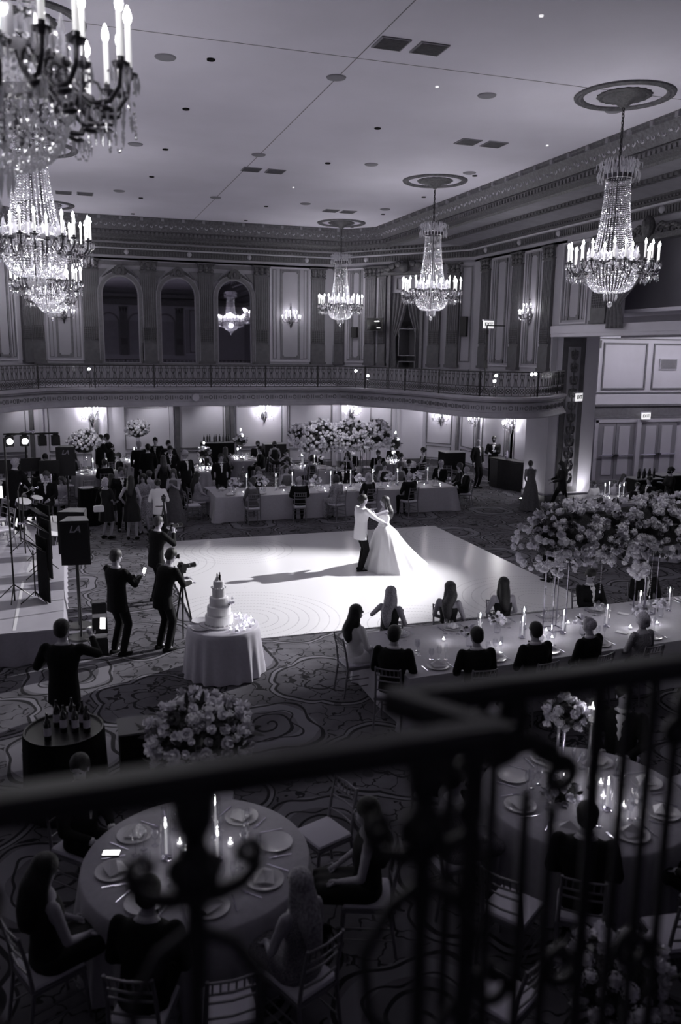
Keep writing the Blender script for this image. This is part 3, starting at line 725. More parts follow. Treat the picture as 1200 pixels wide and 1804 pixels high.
# ceiling fittings --------------------------------------------
disc = MB().lathe([(.02, 0), (.13, 0), (.17, .012), (.18, .03)], 24, caps=True).mesh('disc', M['wall_dark'])
for X in (1.83, 4.84, 7.85, 10.7):
    for Y in (8.8, 15.2, 21.55, 27.9):
        if (X, Y) in ((1.83, 8.8), (10.7, 8.8), (7.85, 8.8)): continue
        o = link('ceiling_speaker', disc, None, (X, Y, 9.76)); tag(o, 'round ceiling speaker disc, %s row back, %s column from left' % (ORD_[(8.8, 15.2, 21.55, 27.9).index(Y)], ORD_[(1.83, 4.84, 7.85, 10.7).index(X)]), 'ceiling speaker', 'round discs in the ceiling')
dk = MB().lathe([(.01, 0), (.05, 0), (.07, -.006), (.075, .02)], 16, caps=True).mesh('downlight', M['black'])
lt = MB().lathe([(.005, 0), (.022, 0), (.03, -.004), (.034, .02)], 14, caps=True).mesh('downlight', M['sign'])
for X in (2.57, 6.74, 11.0):
    for Y in (15.04, 18.14, 21.82, 25.3, 28.9, 32.3):
        if X == 11.0 and Y == 15.04: continue
        lit = (X, Y) in ((6.74, 15.04), (11.0, 18.14), (6.74, 25.3))
        o = link('downlight', lt if lit else dk, None, (X, Y, 9.775)); tag(o, ('faintly lit' if lit else 'dark')+' tiny ceiling downlight, %s row back, %s line from left' % (ORD_[(15.04, 18.14, 21.82, 25.3, 28.9, 32.3).index(Y)], ORD_[(2.57, 6.74, 11.0).index(X)]), 'downlight', 'lit downlights' if lit else 'dark downlights')
o = link('downlight', lt, None, (6.78, 11.54, 9.775)); tag(o, 'faintly lit recessed downlight nearest the top edge of the photo', 'downlight')
vm = MB().box((0, 0, 0), (.5, .5, .02)).mesh('ceiling_vent', M['wall_dark'], 0)
sm = MB()
for k in range(12): sm.box((0, -.21+.038*k, -.015), (.44, .012, .012))
slm = sm.mesh('slat', M['molding'], 0)
VI = [(5.15, 13.31), (5.81, 13.31), (9.12, 18.5), (9.79, 18.5), (5.03, 23.3), (5.69, 23.3), (9.06, 28.9), (9.69, 28.9), (.83, 28.8), (.18, 28.85)]
ORDV = ('left vent of the nearest pair', 'right vent of the nearest pair', 'left vent of the pair between the right chandeliers', 'right vent of the pair between the right chandeliers', 'left vent of the pair mid-ceiling', 'right vent of the pair mid-ceiling', 'left vent of the far pair right of centre', 'right vent of the far pair right of centre', 'right vent of the far left pair', 'left vent of the far left pair')
for X, Y in ((5.15, 13.31), (5.81, 13.31), (9.12, 18.5), (9.79, 18.5), (5.03, 23.3), (5.69, 23.3), (9.06, 28.9), (9.69, 28.9), (.83, 28.8), (.18, 28.85)):
    o = link('ceiling_vent', vm, None, (X, Y, 9.78)); bpy_i = VI.index((X, Y)); tag(o, 'square slatted air '+ORDV[bpy_i], 'vent', 'paired air vents in the ceiling')
    s_ = link('slat', slm, o); s_['kind'] = 'stuff'

# ------------------------------------------------------------ chandeliers
def build_chandelier(loc, label):
    c = thing('chandelier', label, 'chandelier', loc, 0)
    # z is measured down from the ceiling
    ch = MB()
    for k in range(16):
        z = -.18-.062*k; r = .028
        pts = [(r*cos(a)*(1 if k % 2 else .15), r*cos(a)*(.15 if k % 2 else 1), z+.042*sin(a)) for a in [j*2*pi/8 for j in range(9)]]
        ch.tube(pts, .009, 4, caps=False)
    ch.tube([(0, 0, -.05), (0, 0, -.2)], [.07, .02], 10); ch.tube([(.02, 0, -.15), (.0, .02, -1.15)], .008, 5)
    obj('chain', ch, M['iron'], c)
    obj('stem', MB().tube([(0, 0, -1.1), (0, 0, -3.6)], .02, 8), M['brass'], c)
    R = random.Random(3)
    # crown of upright prisms
    cr = MB()
    for k in range(26):
        a = 2*pi*k/26
        for rr, z0, z1 in ((.27, -1.12, -1.42), (.37, -1.16, -1.32), (.40, -1.34, -1.56)):
            x, y = rr*cos(a+rr), rr*sin(a+rr)
            cr.tube([(x*.92, y*.92, z0), (x, y, (z0+z1)/2), (x*.95, y*.95, z1)], [.004, .016, .004], 4)
    for k in range(10):
        a = 2*pi*k/10
        cr.tube([(.2*cos(a), .2*sin(a), -1.4), (.33*cos(a), .33*sin(a), -1.2), (.42*cos(a), .42*sin(a), -1.22), (.42*cos(a), .42*sin(a), -1.32)], .009, 5)
    obj('crystal_crown', cr, M['crystal'], c, kind='stuff')
    obj('crown_ring', MB().lathe([(.24, -1.42), (.28, -1.42), (.28, -1.5), (.24, -1.5), (.24, -1.42)], 28), M['brass'], c)
    def bead(mb, c, r, h):
        q = Euler((R.uniform(-.6, .6), R.uniform(-.6, .6), R.uniform(0, 1.6))).to_matrix(); c = Vector(c)
        mb.add([c+q@Vector(v) for v in ((r, 0, 0), (0, r, 0), (-r, 0, 0), (0, -r, 0), (0, 0, h), (0, 0, -h))], [(0,1,4),(1,2,4),(2,3,4),(3,0,4),(1,0,5),(2,1,5),(3,2,5),(0,3,5)])
    tn = MB(); zt, zb = -1.5, -3.0
    for k in range(32):
        a = 2*pi*k/32
        for j in range(40):
            t = j/39; r = .235+.17*t**1.9; z = zt+(zb-zt)*t
            bead(tn, (r*cos(a), r*sin(a), z), .0115+.006*t, .0125+.006*t)
    obj('crystal_tent', tn, M['crystal'], c, kind='stuff')
    rb = MB().lathe([(.40, -3.02), (.52, -3.02), (.53, -3.09), (.40, -3.09), (.40, -3.02)], 48)
    for k in range(24): a = 2*pi*k/24; rb.ell((.53*cos(a), .53*sin(a), -3.05), (.03, .03, .03), 6, 4)
    obj('bronze_ring', rb, M['brass'], c)
    pl = MB()
    for k in range(12):
        a = 2*pi*k/12; x, y = .46*cos(a), .46*sin(a)
        pl.box((x, y, -2.92), (.02, .12, .15), (0, 0, a)); pl.tube([(x, y, -2.85), (x, y, -2.74)], [.03, .003], 5)
        for s in (-1, 1): pl.ell((x-s*.09*sin(a), y+s*.09*cos(a), -2.93), (.035, .035, .05), 6, 4)
    obj('crystal_plaque', pl, M['crystal'], c, kind='stuff')
    bw = MB()
    for k in range(46):
        a = 2*pi*k/46
        for j in range(18):
            t = j/17; r = .51*cos(t*pi/2*.88)**.62; z = -3.11-.50*sin(t*pi/2)**1.15
            s = .019*(.5+.5*r/.5)
            bead(bw, (r*cos(a), r*sin(a), z), s, s*1.2)
    obj('crystal_bowl', bw, M['crystal'], c, kind='stuff')
    pd = MB()
    for k in range(14):
        a = 2*pi*k/14
        pd.tube([(.13*cos(a), .13*sin(a), -3.60), (.13*cos(a), .13*sin(a), -3.70), (.12*cos(a), .12*sin(a), -3.78)], [.004, .014, .002], 4)
    pd.ell((0, 0, -3.84), (.055, .055, .06), 8, 6); pd.tube([(0, 0, -3.88), (0, 0, -3.96)], [.02, .003], 6)
    obj('crystal_pendant', pd, M['crystal'], c, kind='stuff')
    # arms with candles; every third arm sits lower and further in
    NA = 26
    arm = MB().tube([(.5, 0, -3.06), (.56, 0, -3.18), (.66, 0, -3.27), (.77, 0, -3.26), (.83, 0, -3.18), (.845, 0, -3.06)], [.02, .018, .016, .015, .014, .012], 7)
    arm.tube([(.62+.05*cos(a), 0, -3.15+.05*sin(a)) for a in [k*.8 for k in range(7)]], .010, 5)
    arm.ell((.72, 0, -3.3), (.07, .035, .02), 8, 4)
    arm.lathe([(.012, -3.09), (.05, -3.075), (.055, -3.055), (.02, -3.045), (.022, -3.02)], 10, (.845, 0, 0))
    arm_me = arm.mesh('arm', M['brass'])
    can = MB().tube([(.845, 0, -3.03), (.845, 0, -2.78)], .018, 10).mesh('candle_sleeve', M['bulb_tube'])
    bl = MB().lathe([(.004, -2.78), (.018, -2.765), (.024, -2.74), (.017, -2.71), (.003, -2.675)], 8, (.845, 0, 0)).mesh('candle_bulb', M['bulb'])
    dr = MB()
    for q in range(7):
        b = q*2*pi/7; x0, y0 = .845+.055*cos(b), .055*sin(b)
        dr.tube([(x0, y0, -3.07), (x0, y0, -3.12), (x0, y0, -3.17)], [.002, .011, .002], 4)
    for q in range(12):       # hanging festoon towards the next arm
        t = q/11; th = t*2*pi/NA; rr = .87
        bead(dr, (rr*cos(th), rr*sin(th), -3.16-.24*sin(t*pi)), .010, .012)
    for q in range(4): dr.tube([(.70+.05*q, .02*(q % 2), -3.28), (.70+.05*q, 0, -3.33), (.70+.05*q, 0, -3.39)], [.002, .013, .002], 4)
    drm = dr.mesh('crystal_drops', M['crystal'])
    for k in range(NA):
        a = 2*pi*k/NA; lo = k % 3 == 1
        kw = dict(rot=(0, 0, a), scale=(.84, .84, 1) if lo else None, loc=(0, 0, -.05 if lo else 0))
        ar = link('arm', arm_me, c, **kw)
        s1 = link('candle_sleeve', can, ar); link('candle_bulb', bl, ar); d_ = link('crystal_drops', drm, ar); d_['kind'] = 'stuff'
    return c
def chand_light(x, y, z0, e=60):
    for q in range(4): light('candle_ring_glow', 'POINT', (x+.86*cos(.4+q*pi/2), y+.86*sin(.4+q*pi/2), z0-2.66), e*.13, shadow_soft_size=.06)
    light('chandelier_glow', 'POINT', (x, y, z0-3.3), e*.22, shadow_soft_size=.14)
    light('chandelier_glow', 'POINT', (x, y, z0-2.6), e*.07, shadow_soft_size=.1)
XC1, XC0, YS = 10.27, -.38, (5.73, 14.29, 22.85, 31.41)
proto = build_chandelier((XC1, YS[1], 9.79), 'crystal chandelier with lit candles hanging at the far right, nearest of the right-hand row')
chs = [proto]
for x, y, lb in ((XC1, YS[2], 'crystal chandelier with lit candles, middle one of the right-hand row'),
                 (XC1, YS[3], 'smallest-looking crystal chandelier, farthest of the right-hand row'),
                 (XC0, YS[0], 'huge near crystal chandelier cut off by the top left corner'),
                 (XC0, YS[1], 'crystal chandelier at the left edge just below the huge near one'),
                 (XC0, YS[2], 'third crystal chandelier of the left row, half behind the one in front'),
                 (XC0, YS[3], 'farthest chandelier of the left row, seen below the others')):
    chs.append(dup(proto, (x, y, 9.79-(.1 if x == XC0 and y < 30 else 0)), .1*len(chs), lb))
for o in chs: chand_light(o.location.x, o.location.y, o.location.z, CH_E*(.14 if o.location.y < 10 else 1))
# ceiling rosettes
def rosette(loc, label):
    r = MB()
    r.lathe([(.75, 0), (.76, -.03), (.80, -.05), (.84, -.035), (.88, -.05), (.92, -.03), (.93, 0)], 48)
    a = tag(obj('ceiling_medallion', r, M['cornice'], None, loc), label, 'medallion')
    ce = MB().lathe([(.5, 0), (.5, -.02), (.45, -.05), (.40, -.045), (.34, -.08), (.2, -.1), (.12, -.17), (.05, -.22), (.01, -.22)], 36, mod=lambda a, j, z: 1+.03*cos(a*18))
    obj('carved_centre', ce, M['capital'], a)
    return a
ros = rosette((XC1, YS[1], 9.79), 'round carved ceiling medallion above the nearest right-hand chandelier')
for x, y, lb in ((XC1, YS[2], 'round ceiling medallion above the middle right-hand chandelier'), (XC1, YS[3], 'round ceiling medallion above the farthest right-hand chandelier'),
                 (XC0, YS[1], 'ceiling medallion partly hidden behind the huge near chandelier'), (XC0, YS[2], 'ceiling medallion seen beside the underside of the near bowl'),
                 (XC0, YS[3], 'ceiling medallion above the cornice at the left')): dup(ros, (x, y, 9.79), 0, lb)

# ------------------------------------------------------------ wall sconces
def build_sconce(loc, rz, label):
    s = thing('wall_sconce', label, 'sconce', loc, rz)       # local -y into the room
    st = MB().tube([(0, -.06, -.42), (0, -.07, -.3), (0, -.08, -.1), (0, -.08, .5), (0, -.08, .62)], [.01, .05, .06, .02, .005], 8)
    st.ell((0, -.06, -.12), (.12, .06, .16), 10, 6); st.ell((0, -.1, .05), (.05, .05, .1), 8, 5); st.ell((0, -.08, .42), (.04, .04, .06), 8, 5)
    obj('backplate', st, M['brass'], s)
    for tier, z, R, n in ((0, -.05, .40, 6), (1, .14, .24, 4)):
        for k in range(n):
            a = pi*(k+.5)/n; x, y = R*cos(a), -.08-R*sin(a)*.75
            ar = obj('arm', MB().tube([(0, -.08, z-.05), (x*.4, -.08+(y+.08)*.4, z-.14), (x*.85, -.08+(y+.08)*.85, z-.12), (x, y, z-.02)], .010, 5).lathe([(.01, z-.02), (.035, z-.01), (.03, z+.005)], 8, (x, y, 0)), M['brass'], s)
            obj('candle', MB().tube([(x, y, z), (x, y, z+.10)], .013, 6), M['bulb_tube'], ar)
            obj('candle_bulb', MB().lathe([(.003, z+.1), (.016, z+.115), (.018, z+.13), (.003, z+.165)], 6, (x, y, 0)), M['bulb'], ar)
    dr = MB(); R_ = random.Random(2)
    for k in range(40):
        a = R_.uniform(0, pi); R = R_.choice((.12, .24, .4)); x, y = R*cos(a), -.08-R*sin(a)*.75; z = R_.uniform(-.3, .3) if R < .2 else R_.uniform(-.3, -.08)
        dr.tube([(x, y, z), (x, y, z-.03), (x, y, z-.06)], [.002, .011, .002], 4)
    obj('crystal_drops', dr, M['crystal'], s, kind='stuff')
    return s
def onwall(wall, x, z, off=0):
    M4 = Matrix.Translation(wall.location)@Euler(wall.rotation_euler).to_matrix().to_4x4()
    return M4@Vector((x, -off, z)), wall.rotation_euler.z
sc = None
def sconce(wall, x, z, label, e=9, up=.35):
    global sc
    p, a = onwall(wall, x, z)
    if sc is None: sc = build_sconce(p, a, label)
    else: dup(sc, p, a, label)
    q, _ = onwall(wall, x, z+.12, up)
    light('sconce_glow', 'POINT', q, e, shadow_soft_size=.08)
EU, EL = SC_U, SC_L
sconce(WB, lx(9.02), 6.3, 'lit crystal sconce on the upper wall panel left of the far chandelier', EU)
sconce(WB, lx(0.0), 6.3, 'upper sconce hidden behind the left chandeliers', EU*.15)
sconce(WR, ry(25.0), 6.3, 'lit crystal sconce on the upper right wall beside the exit sign', EU)
sconce(WB2, 6.86, 2.4, 'lower wall sconce at the left above the embracing men', EL)
sconce(WB2, 13.83, 2.4, 'lower wall sconce right of the third grey panel', EL*.8)
sconce(WB2, 17.69, 2.42, 'lower wall sconce above the long flower hedge', EL*.6)
sconce(WC2, .9, 2.15, 'lower sconce on the right, leftmost above the bar corner', EL*.45)
sconce(WR2, 1.95, 2.25, 'lower sconce right of the leftmost one in the bar corner', EL*.7)
sconce(WR2, 4.85, 2.3, 'bright lower sconce above the middle of the black bar', EL)
sconce(WR2, 7.05, 2.3, 'lower sconce close beside the big pier', EL)
# unseen fill spots added in a row under the gallery to brighten the lower back wall
for X in SOFF_X: light('soffit_fill', 'SPOT', (X, 33.2, 3.18), SOFF_E, target=(X, 34.2, 1.2), spot_size=rad(110), spot_blend=.8, shadow_soft_size=.1)

# ------------------------------------------------------------ exit signs
def text_mesh(txt, size, m, name='lettering', ext=.004, shear=0):
    cu = bpy.data.curves.new(name, 'FONT'); cu.body = txt; cu.size = size; cu.extrude = ext; cu.align_x = 'CENTER'; cu.align_y = 'CENTER'; cu.resolution_u = 2; cu.shear = shear
    cu.offset = size*.02
    o = bpy.data.objects.new('t', cu); COL.objects.link(o); dg = bpy.context.evaluated_depsgraph_get()
    me = bpy.data.meshes.new_from_object(o.evaluated_get(dg)); bpy.data.objects.remove(o); me.materials.clear(); me.materials.append(m); me.name = name
    return me
EXIT = text_mesh('EXIT', .17, M['letter'])
def exit_sign(loc, rz, label):
    s = thing('exit_sign', label, 'exit sign', loc, rz)
    obj('sign_face', MB().box((0, 0, 0), (.42, .05, .26)), M['sign'], s, smooth=0)
    obj('sign_frame', MB().box((0, .02, .15), (.46, .08, .04)).box((0, .02, -.14), (.44, .06, .02)), M['molding_lt'], s, smooth=0)
    link('lettering', EXIT, s, (0, -.03, 0), (pi/2, 0, 0))
    return s
p, a = onwall(WR, ry(27.1), 5.97, .45); exit_sign(p, 0.1, 'lit EXIT sign on the upper right gallery wall'); 
exit_sign((15.97, 23.5, 3.58), .5, 'lit EXIT sign standing out from the carved pier')
exit_sign((22.05, 27.75, 2.55), .05, 'lit EXIT sign over the alcove double doors')
light('exit_glow', 'POINT', (p.x-.3, p.y, p.z+.1), 1.2, shadow_soft_size=.1)
# uplights at the pier
def uplight(loc, label, e, tgt):
    t = thing('floor_uplight', label, 'uplight', loc)
    obj('housing', MB().lathe([(.01, 0), (.13, 0), (.16, .03), (.13, .06), (.12, .05), (.01, .05)], 20), M['plastic'], t)
    obj('lens', MB().lathe([(.001, .055), (.11, .055)], 16), M['lamp_on'], t)
    light('uplight_beam', 'SPOT', (loc[0], loc[1], .12), e, target=tgt, spot_size=rad(70), spot_blend=.9, shadow_soft_size=.06)
uplight((14.75, 24.6, .01), 'round floor uplight glowing at the left foot of the pier', 25, (15.6, 24.9, 2.2))
uplight((16.35, 23.15, .01), 'floor uplight washing the lower front of the carved pier', 70, (16.2, 23.7, 1.1))

# ------------------------------------------------------------ chiavari chair (seat faces +y, back at -y)
def build_chair(label, group, m='chair'):
    c = thing('chiavari_chair', label, 'chair', (0, 0, 0), 0, group)
    for x in (-.18, .18):
        obj('leg', MB().tube([(x*1.08, .22, 0), (x, .19, .43)], [.013, .017], 7), M[m], c)
        o = obj('leg', MB().tube([(x*1.05, -.25, 0), (x, -.19, .43), (x*.95, -.22, .68), (x*.93, -.27, .92)], [.014, .017, .015, .013], 7), M[m], c)
    obj('seat', MB().box((0, 0, .435), (.40, .41, .03)), M[m], c, smooth=0)
    obj('cushion', MB().loft([[Vector((sx*.19*k, sy*.195*k, z)) for sx, sy in ((1, 1), (-1, 1), (-1, -1), (1, -1))] for k, z in ((.96, .45), (1.02, .47), (.98, .49), (.8, .50))]), M['cushion'], c)
    for z, y in ((.90, -.265), (.80, -.245), (.72, -.228), (.58, -.205)): obj('back_rail', MB().tube([(-.17, y, z), (0, y-.02, z), (.17, y, z)], .010, 6), M[m], c)
    for k in range(6): x = -.135+.054*k; obj('spindle', MB().tube([(x, -.248, .80), (x, -.27, .90)], .007, 5), M[m], c)
    st = MB()
    for z in (.16, .27):
        for s in (-1, 1): st.tube([(s*.185, .2, z), (s*.185, -.22, z)], .008, 5)
        st.tube([(-.18, .205, z+.03), (.18, .205, z+.03)], .008, 5)
    obj('stretcher', st, M[m], c)
    return c
chair0 = None
CHAIRS = []
def chair(x, y, deg, label, group=None, z=0):
    global chair0
    if chair0 is None:
        chair0 = build_chair(label, group); chair0.location = (x, y, z); chair0.rotation_euler = (0, 0, rad(deg)); c = chair0
        if group: c['group'] = group
    else:
        c = dup(chair0, (x, y, z), rad(deg), label)
        if group: c['group'] = group
        elif 'group' in c: del c['group']
    return c

# ------------------------------------------------------------ tables and cloths
def round_table(x, y, R, tl, cl, m='linen', group=None, folds=22, h=.76):
    t = thing('round_table', tl, 'table', (x, y, 0), 0, group)
    obj('tabletop', MB().lathe([(.01, h-.035), (R-.02, h-.035), (R-.02, h-.008), (.01, h-.008)], 32), M['wood'], t)
    for k in range(4):
        a = pi/4+k*pi/2; obj('leg', MB().tube([(R*.55*cos(a), R*.55*sin(a), 0), (R*.55*cos(a), R*.55*sin(a), h-.03)], .02, 6), M['iron'], t)
    rg = random.Random(int(x*100)); ph = rg.uniform(0, 6)
    def md(a, j, z):
        k = max(0, (h-z)/h)
        return 1+k*.045*(sin(a*folds+ph)+.5*sin(a*folds*.43+ph*2)+.4*sin(a*(folds+5)))
    prof = [(.001, h), (R*.5, h), (R-.01, h), (R+.005, h-.012)]+[(R+.01+.07*t_, h-.012-(h-.03)*t_) for t_ in (.1, .25, .4, .6, .8, .95, 1)]
    c = obj('tablecloth', MB().lathe(prof, 132, (0, 0, 0), md), M[m], None, (x, y, 0), smooth=50)
    tag(c, cl, 'tablecloth', group+' cloths' if group else None)
    return t
def long_table(cx, cy, L, W, deg, tl, cl, m='linen', h=.76):
    t = thing('banquet_table', tl, 'table', (cx, cy, 0), rad(deg))
    obj('tabletop', MB().box((0, 0, h-.022), (L-.03, W-.03, .028)), M['wood'], t, smooth=0)
    for sx in (-1, 1):
        for sy in (-1, 1): obj('leg', MB().tube([(sx*(L/2-.3), sy*(W/2-.2), 0), (sx*(L/2-.3), sy*(W/2-.2), h-.03)], .02, 6), M['iron'], t)
    per = []
    def side(a, b, n):
        for k in range(n): per.append(Vector(a).lerp(Vector(b), k/n))
    hx, hy = L/2, W/2; nl, nw = int(L*14), int(W*14)
    side((-hx, -hy), (hx, -hy), nl); side((hx, -hy), (hx, hy), nw); side((hx, hy), (-hx, hy), nl); side((-hx, hy), (-hx, -hy), nw)
    n = len(per); rings = []; s = 0
    for kk, z in ((0, h), (0.004, h-.008), (.15, h-.1), (.4, h-.3), (.7, h-.52), (1, .015)):
        ring = []
        for i, p in enumerate(per):
            d = Vector((p.x/hx, p.y/hy)); out = Vector((1 if d.x > .999 else -1 if d.x < -.999 else 0, 1 if d.y > .999 else -1 if d.y < -.999 else 0))
            if out.length > 0: out.normalize()
            arc = i/14; f = .5+.5*sin(arc*5.2+1.3*sin(arc*1.7)); corner = min(abs(abs(p.x)-hx)+abs(abs(p.y)-hy), .5)
            o_ = kk*(.03+.10*f*(.35 if corner > .2 else 1)+(.08 if corner < .12 else 0))
            ring.append(Vector((p.x+out.x*o_, p.y+out.y*o_, z)))
        rings.append(ring)
    mb = MB().loft(rings, caps=False); mb.add(rings[0], [tuple(range(n))])
    c = obj('tablecloth', mb, M[m], None, (cx, cy, 0), (0, 0, rad(deg)), smooth=50)
    tag(c, cl, 'tablecloth'); return t

# ------------------------------------------------------------ tableware (one of each kind, then copies)
TW = {}
def tw_mesh():
    TW['plate'] = MB().lathe([(.001, .006), (.10, .006), (.115, .012), (.155, .022), (.158, .019), (.11, .003), (.001, .001)], 26).mesh('charger_plate', M['china'])
    TW['napkin'] = MB().add([(-.09, -.07, .03), (.09, -.07, .03), (.10, .0, .055), (.0, .02, .10), (-.10, .0, .055), (-.07, .09, .03), (.07, .09, .03)], [(0, 1, 2, 3, 4), (4, 3, 2, 6, 5), (0, 4, 5), (1, 6, 2)]).mesh('napkin', M['napkin'], 0)
    def gl(h, r, st):
        return [(.001, .002), (.034, .003), (.03, .006), (.005, .012), (.004, st), (r*.6, st+.012), (r, st+(h-st)*.45), (r*.93, st+(h-st)*.75), (r*.8, h)]
    TW['wine_glass'] = MB().lathe(gl(.21, .038, .09), 12).mesh('wine_glass', M['glass'])
    TW['water_glass'] = MB().lathe(gl(.17, .040, .06), 12).mesh('water_glass', M['glass'])
    TW['flute'] = MB().lathe(gl(.24, .026, .10), 12).mesh('champagne_flute', M['glass'])
    f = MB().box((0, -.03, .006), (.010, .13, .003)).box((0, .045, .006), (.022, .03, .003))
    for k in (-1, 0, 1): f.box((k*.008, .08, .006), (.004, .045, .003))
    TW['fork'] = f.mesh('fork', M['silver'], 0)
    TW['knife'] = MB().box((0, -.05, .006), (.012, .10, .005)).add([(-.008, 0, .006), (.009, 0, .006), (.009, .09, .006), (-.002, .12, .006)], [(0, 1, 2, 3)]).mesh('knife', M['silver'], 0)
    TW['menu'] = MB().box((0, 0, .008), (.10, .18, .003)).mesh('menu_card', M['white'], 0)
tw_mesh()
LABEL = {'plate': ('white charger plate', 'plate'), 'napkin': ('folded white napkin', 'napkin'), 'wine_glass': ('clear wine glass', 'glass'),
         'water_glass': ('short water glass', 'glass'), 'flute': ('tall flute', 'glass'), 'fork': ('silver fork', 'fork'), 'knife': ('silver knife', 'knife'), 'menu': ('white menu card', 'card')}
NAMES = {'plate': 'charger_plate', 'flute': 'champagne_flute', 'menu': 'menu_card'}
ORD = ['first', 'second', 'third', 'fourth', 'fifth', 'sixth', 'seventh', 'eighth', 'ninth', 'tenth', 'eleventh', 'twelfth', 'thirteenth', 'fourteenth', 'fifteenth', 'sixteenth']
DIR8 = ['right', 'back right', 'back', 'back left', 'left', 'front left', 'front', 'front right']
def dir8(a): return DIR8[int(round((a-.32*0)/(pi/4))) % 8]
def ware(kind, x, y, z, a, where, pos):
    o = link(NAMES.get(kind, kind), TW[kind], None, (x, y, z), (0, 0, a)); lb, cat = LABEL[kind]
    return tag(o, lb+', '+pos+' '+where, cat, LABEL[kind][0]+' set on '+where)
RW = random.Random(11)
def setting(x, y, a, where, pos, full=True, z=.762):      # a: direction from the guest to the table, radians
    c, s = cos(a), sin(a)
    def pt(u, v): return x+c*v+s*u, y+s*v-c*u       # u to the guest's right, v inwards
    q = a-pi/2
    px, py = pt(0, 0); ware('plate', px, py, z, q, where, pos)
    if RW.random() < .75: ware('napkin', px, py, z, q+RW.uniform(-.6, .6), where, pos)
    for k, (u, v) in (('wine_glass', (.13, .22)), ('water_glass', (.04, .27))):
        px, py = pt(u+RW.uniform(-.01, .01), v+RW.uniform(-.01, .01)); ware(k, px, py, z, 0, where, pos)
    if full:
        px, py = pt(.22, .2); ware('flute', px, py, z, 0, where, pos)
        px, py = pt(-.2, 0); ware('fork', px, py, z, q, where, pos); px, py = pt(.19, -.01); ware('knife', px, py, z, q, where, pos)

# taper candle in a glass cylinder, votive
def build_taper():
    t = thing('taper_candle', 'x', 'candle', (0, 0, 0))
    obj('glass_chimney', MB().lathe([(.042, 0), (.045, .02), (.045, .36)], 16), M['glass'], t)
    obj('holder', MB().lathe([(.001, .004), (.05, .006), (.045, .012), (.012, .02), (.014, .05), (.001, .05)], 14), M['silver'], t)
    obj('candle', MB().tube([(0, 0, .045), (0, 0, .29)], [.012, .010], 8), M['wax'], t)
    obj('flame', MB().lathe([(.001, .295), (.008, .31), (.006, .33), (.001, .355)], 8), M['flame'], t)
    return t
def build_votive():
    t = thing('votive_candle', 'x', 'candle', (0, 0, 0))
    obj('glass_cup', MB().lathe([(.001, .002), (.028, .003), (.034, .065)], 12), M['glass'], t)
    obj('wax', MB().lathe([(.001, .03), (.026, .03), (.026, .005)], 10), M['wax'], t)
    obj('flame', MB().lathe([(.001, .032), (.007, .04), (.001, .058)], 6), M['flame'], t)
    return t
taper0 = votive0 = None
def tapers(pts, z, where, h=1.0, e=0, what='lit taper candle'):
    pts = sorted(pts)
    for k, p in enumerate(pts): taper(p[0], p[1], z, '%s, %s from the left on %s' % (what, ORD[k], where), 'tapers on '+where, p[2] if len(p) > 2 else h, e)
def votives(pts, z, where, e=0):
    for k, p in enumerate(sorted(pts)): votive(p[0], p[1], z, 'small glass votive candle, %s from the left on %s' % (ORD[k], where), 'votives on '+where, e)
def posies(pts, z, where, s=1.0):
    for k, p in enumerate(sorted(pts)): posy(p[0], p[1], z, 'small posy of pale roses, %s from the left on %s' % (ORD[k], where), 'posies on '+where, k, s)
def taper(x, y, z, label, group, h=1.0, e=0):
    global taper0
    if taper0 is None: taper0 = build_taper(); t = taper0; t.location = (x, y, z); t['label'] = label; t['group'] = group
    else: t = dup(taper0, (x, y, z), 0, label, group)
    t.scale = (1, 1, h)
    if e: light('candle_glow', 'POINT', (x, y, z+.33*h+.04), e, shadow_soft_size=.02)
def votive(x, y, z, label, group, e=0):
    global votive0
    if votive0 is None: votive0 = build_votive(); t = votive0; t.location = (x, y, z); t['label'] = label; t['group'] = group
    else: t = dup(votive0, (x, y, z), 0, label, group)
    if e: light('candle_glow', 'POINT', (x, y, z+.08), e, shadow_soft_size=.02)

# ------------------------------------------------------------ flowers
def petal(mb, base, d, up, L, W, cup=.35):
    side = d.cross(up).normalized()
    rows = []
    for j, (t, wf) in enumerate(((0, .35), (.5, 1), (1, .55))):
        c = base+d*(L*t)+up*(cup*L*t*t)
        rows.append([c-side*W*.5*wf, c+up*(-.06*L if j == 1 else 0), c+side*W*.5*wf])
    n = [p for r in rows for p in r]
    mb.add(n, [(0, 1, 4, 3), (1, 2, 5, 4), (3, 4, 7, 6), (4, 5, 8, 7)])
def rose_mesh(nm, m, seed, open_=1.0):
    R = random.Random(seed); mb = MB(); up = Vector((0, 0, 1))
    mb.lathe([(.004, .0), (.26, .12), (.30, .35), (.2, .55), (.12, .5), (.03, .42)], 8, mod=lambda a, j, z: 1+.08*sin(a*3+j))
    for ring, (n, L, c, tilt, z0) in enumerate(((5, .5, .9, .55, .12), (6, .62, .45, .9, .05), (7, .62, .1, 1.0, 0))):
        for k in range(n):
            a = 2*pi*(k+ring*.5)/n+R.uniform(-.2, .2); d = Vector((cos(a), sin(a), 0))
            dd = (d*tilt*open_+up*(1.1-tilt)).normalized()
            petal(mb, d*.12+up*z0, dd, (up*.9-d*.2).normalized(), L*R.uniform(.9, 1.1), .62, c)
    return mb.mesh(nm, M[m], 60)
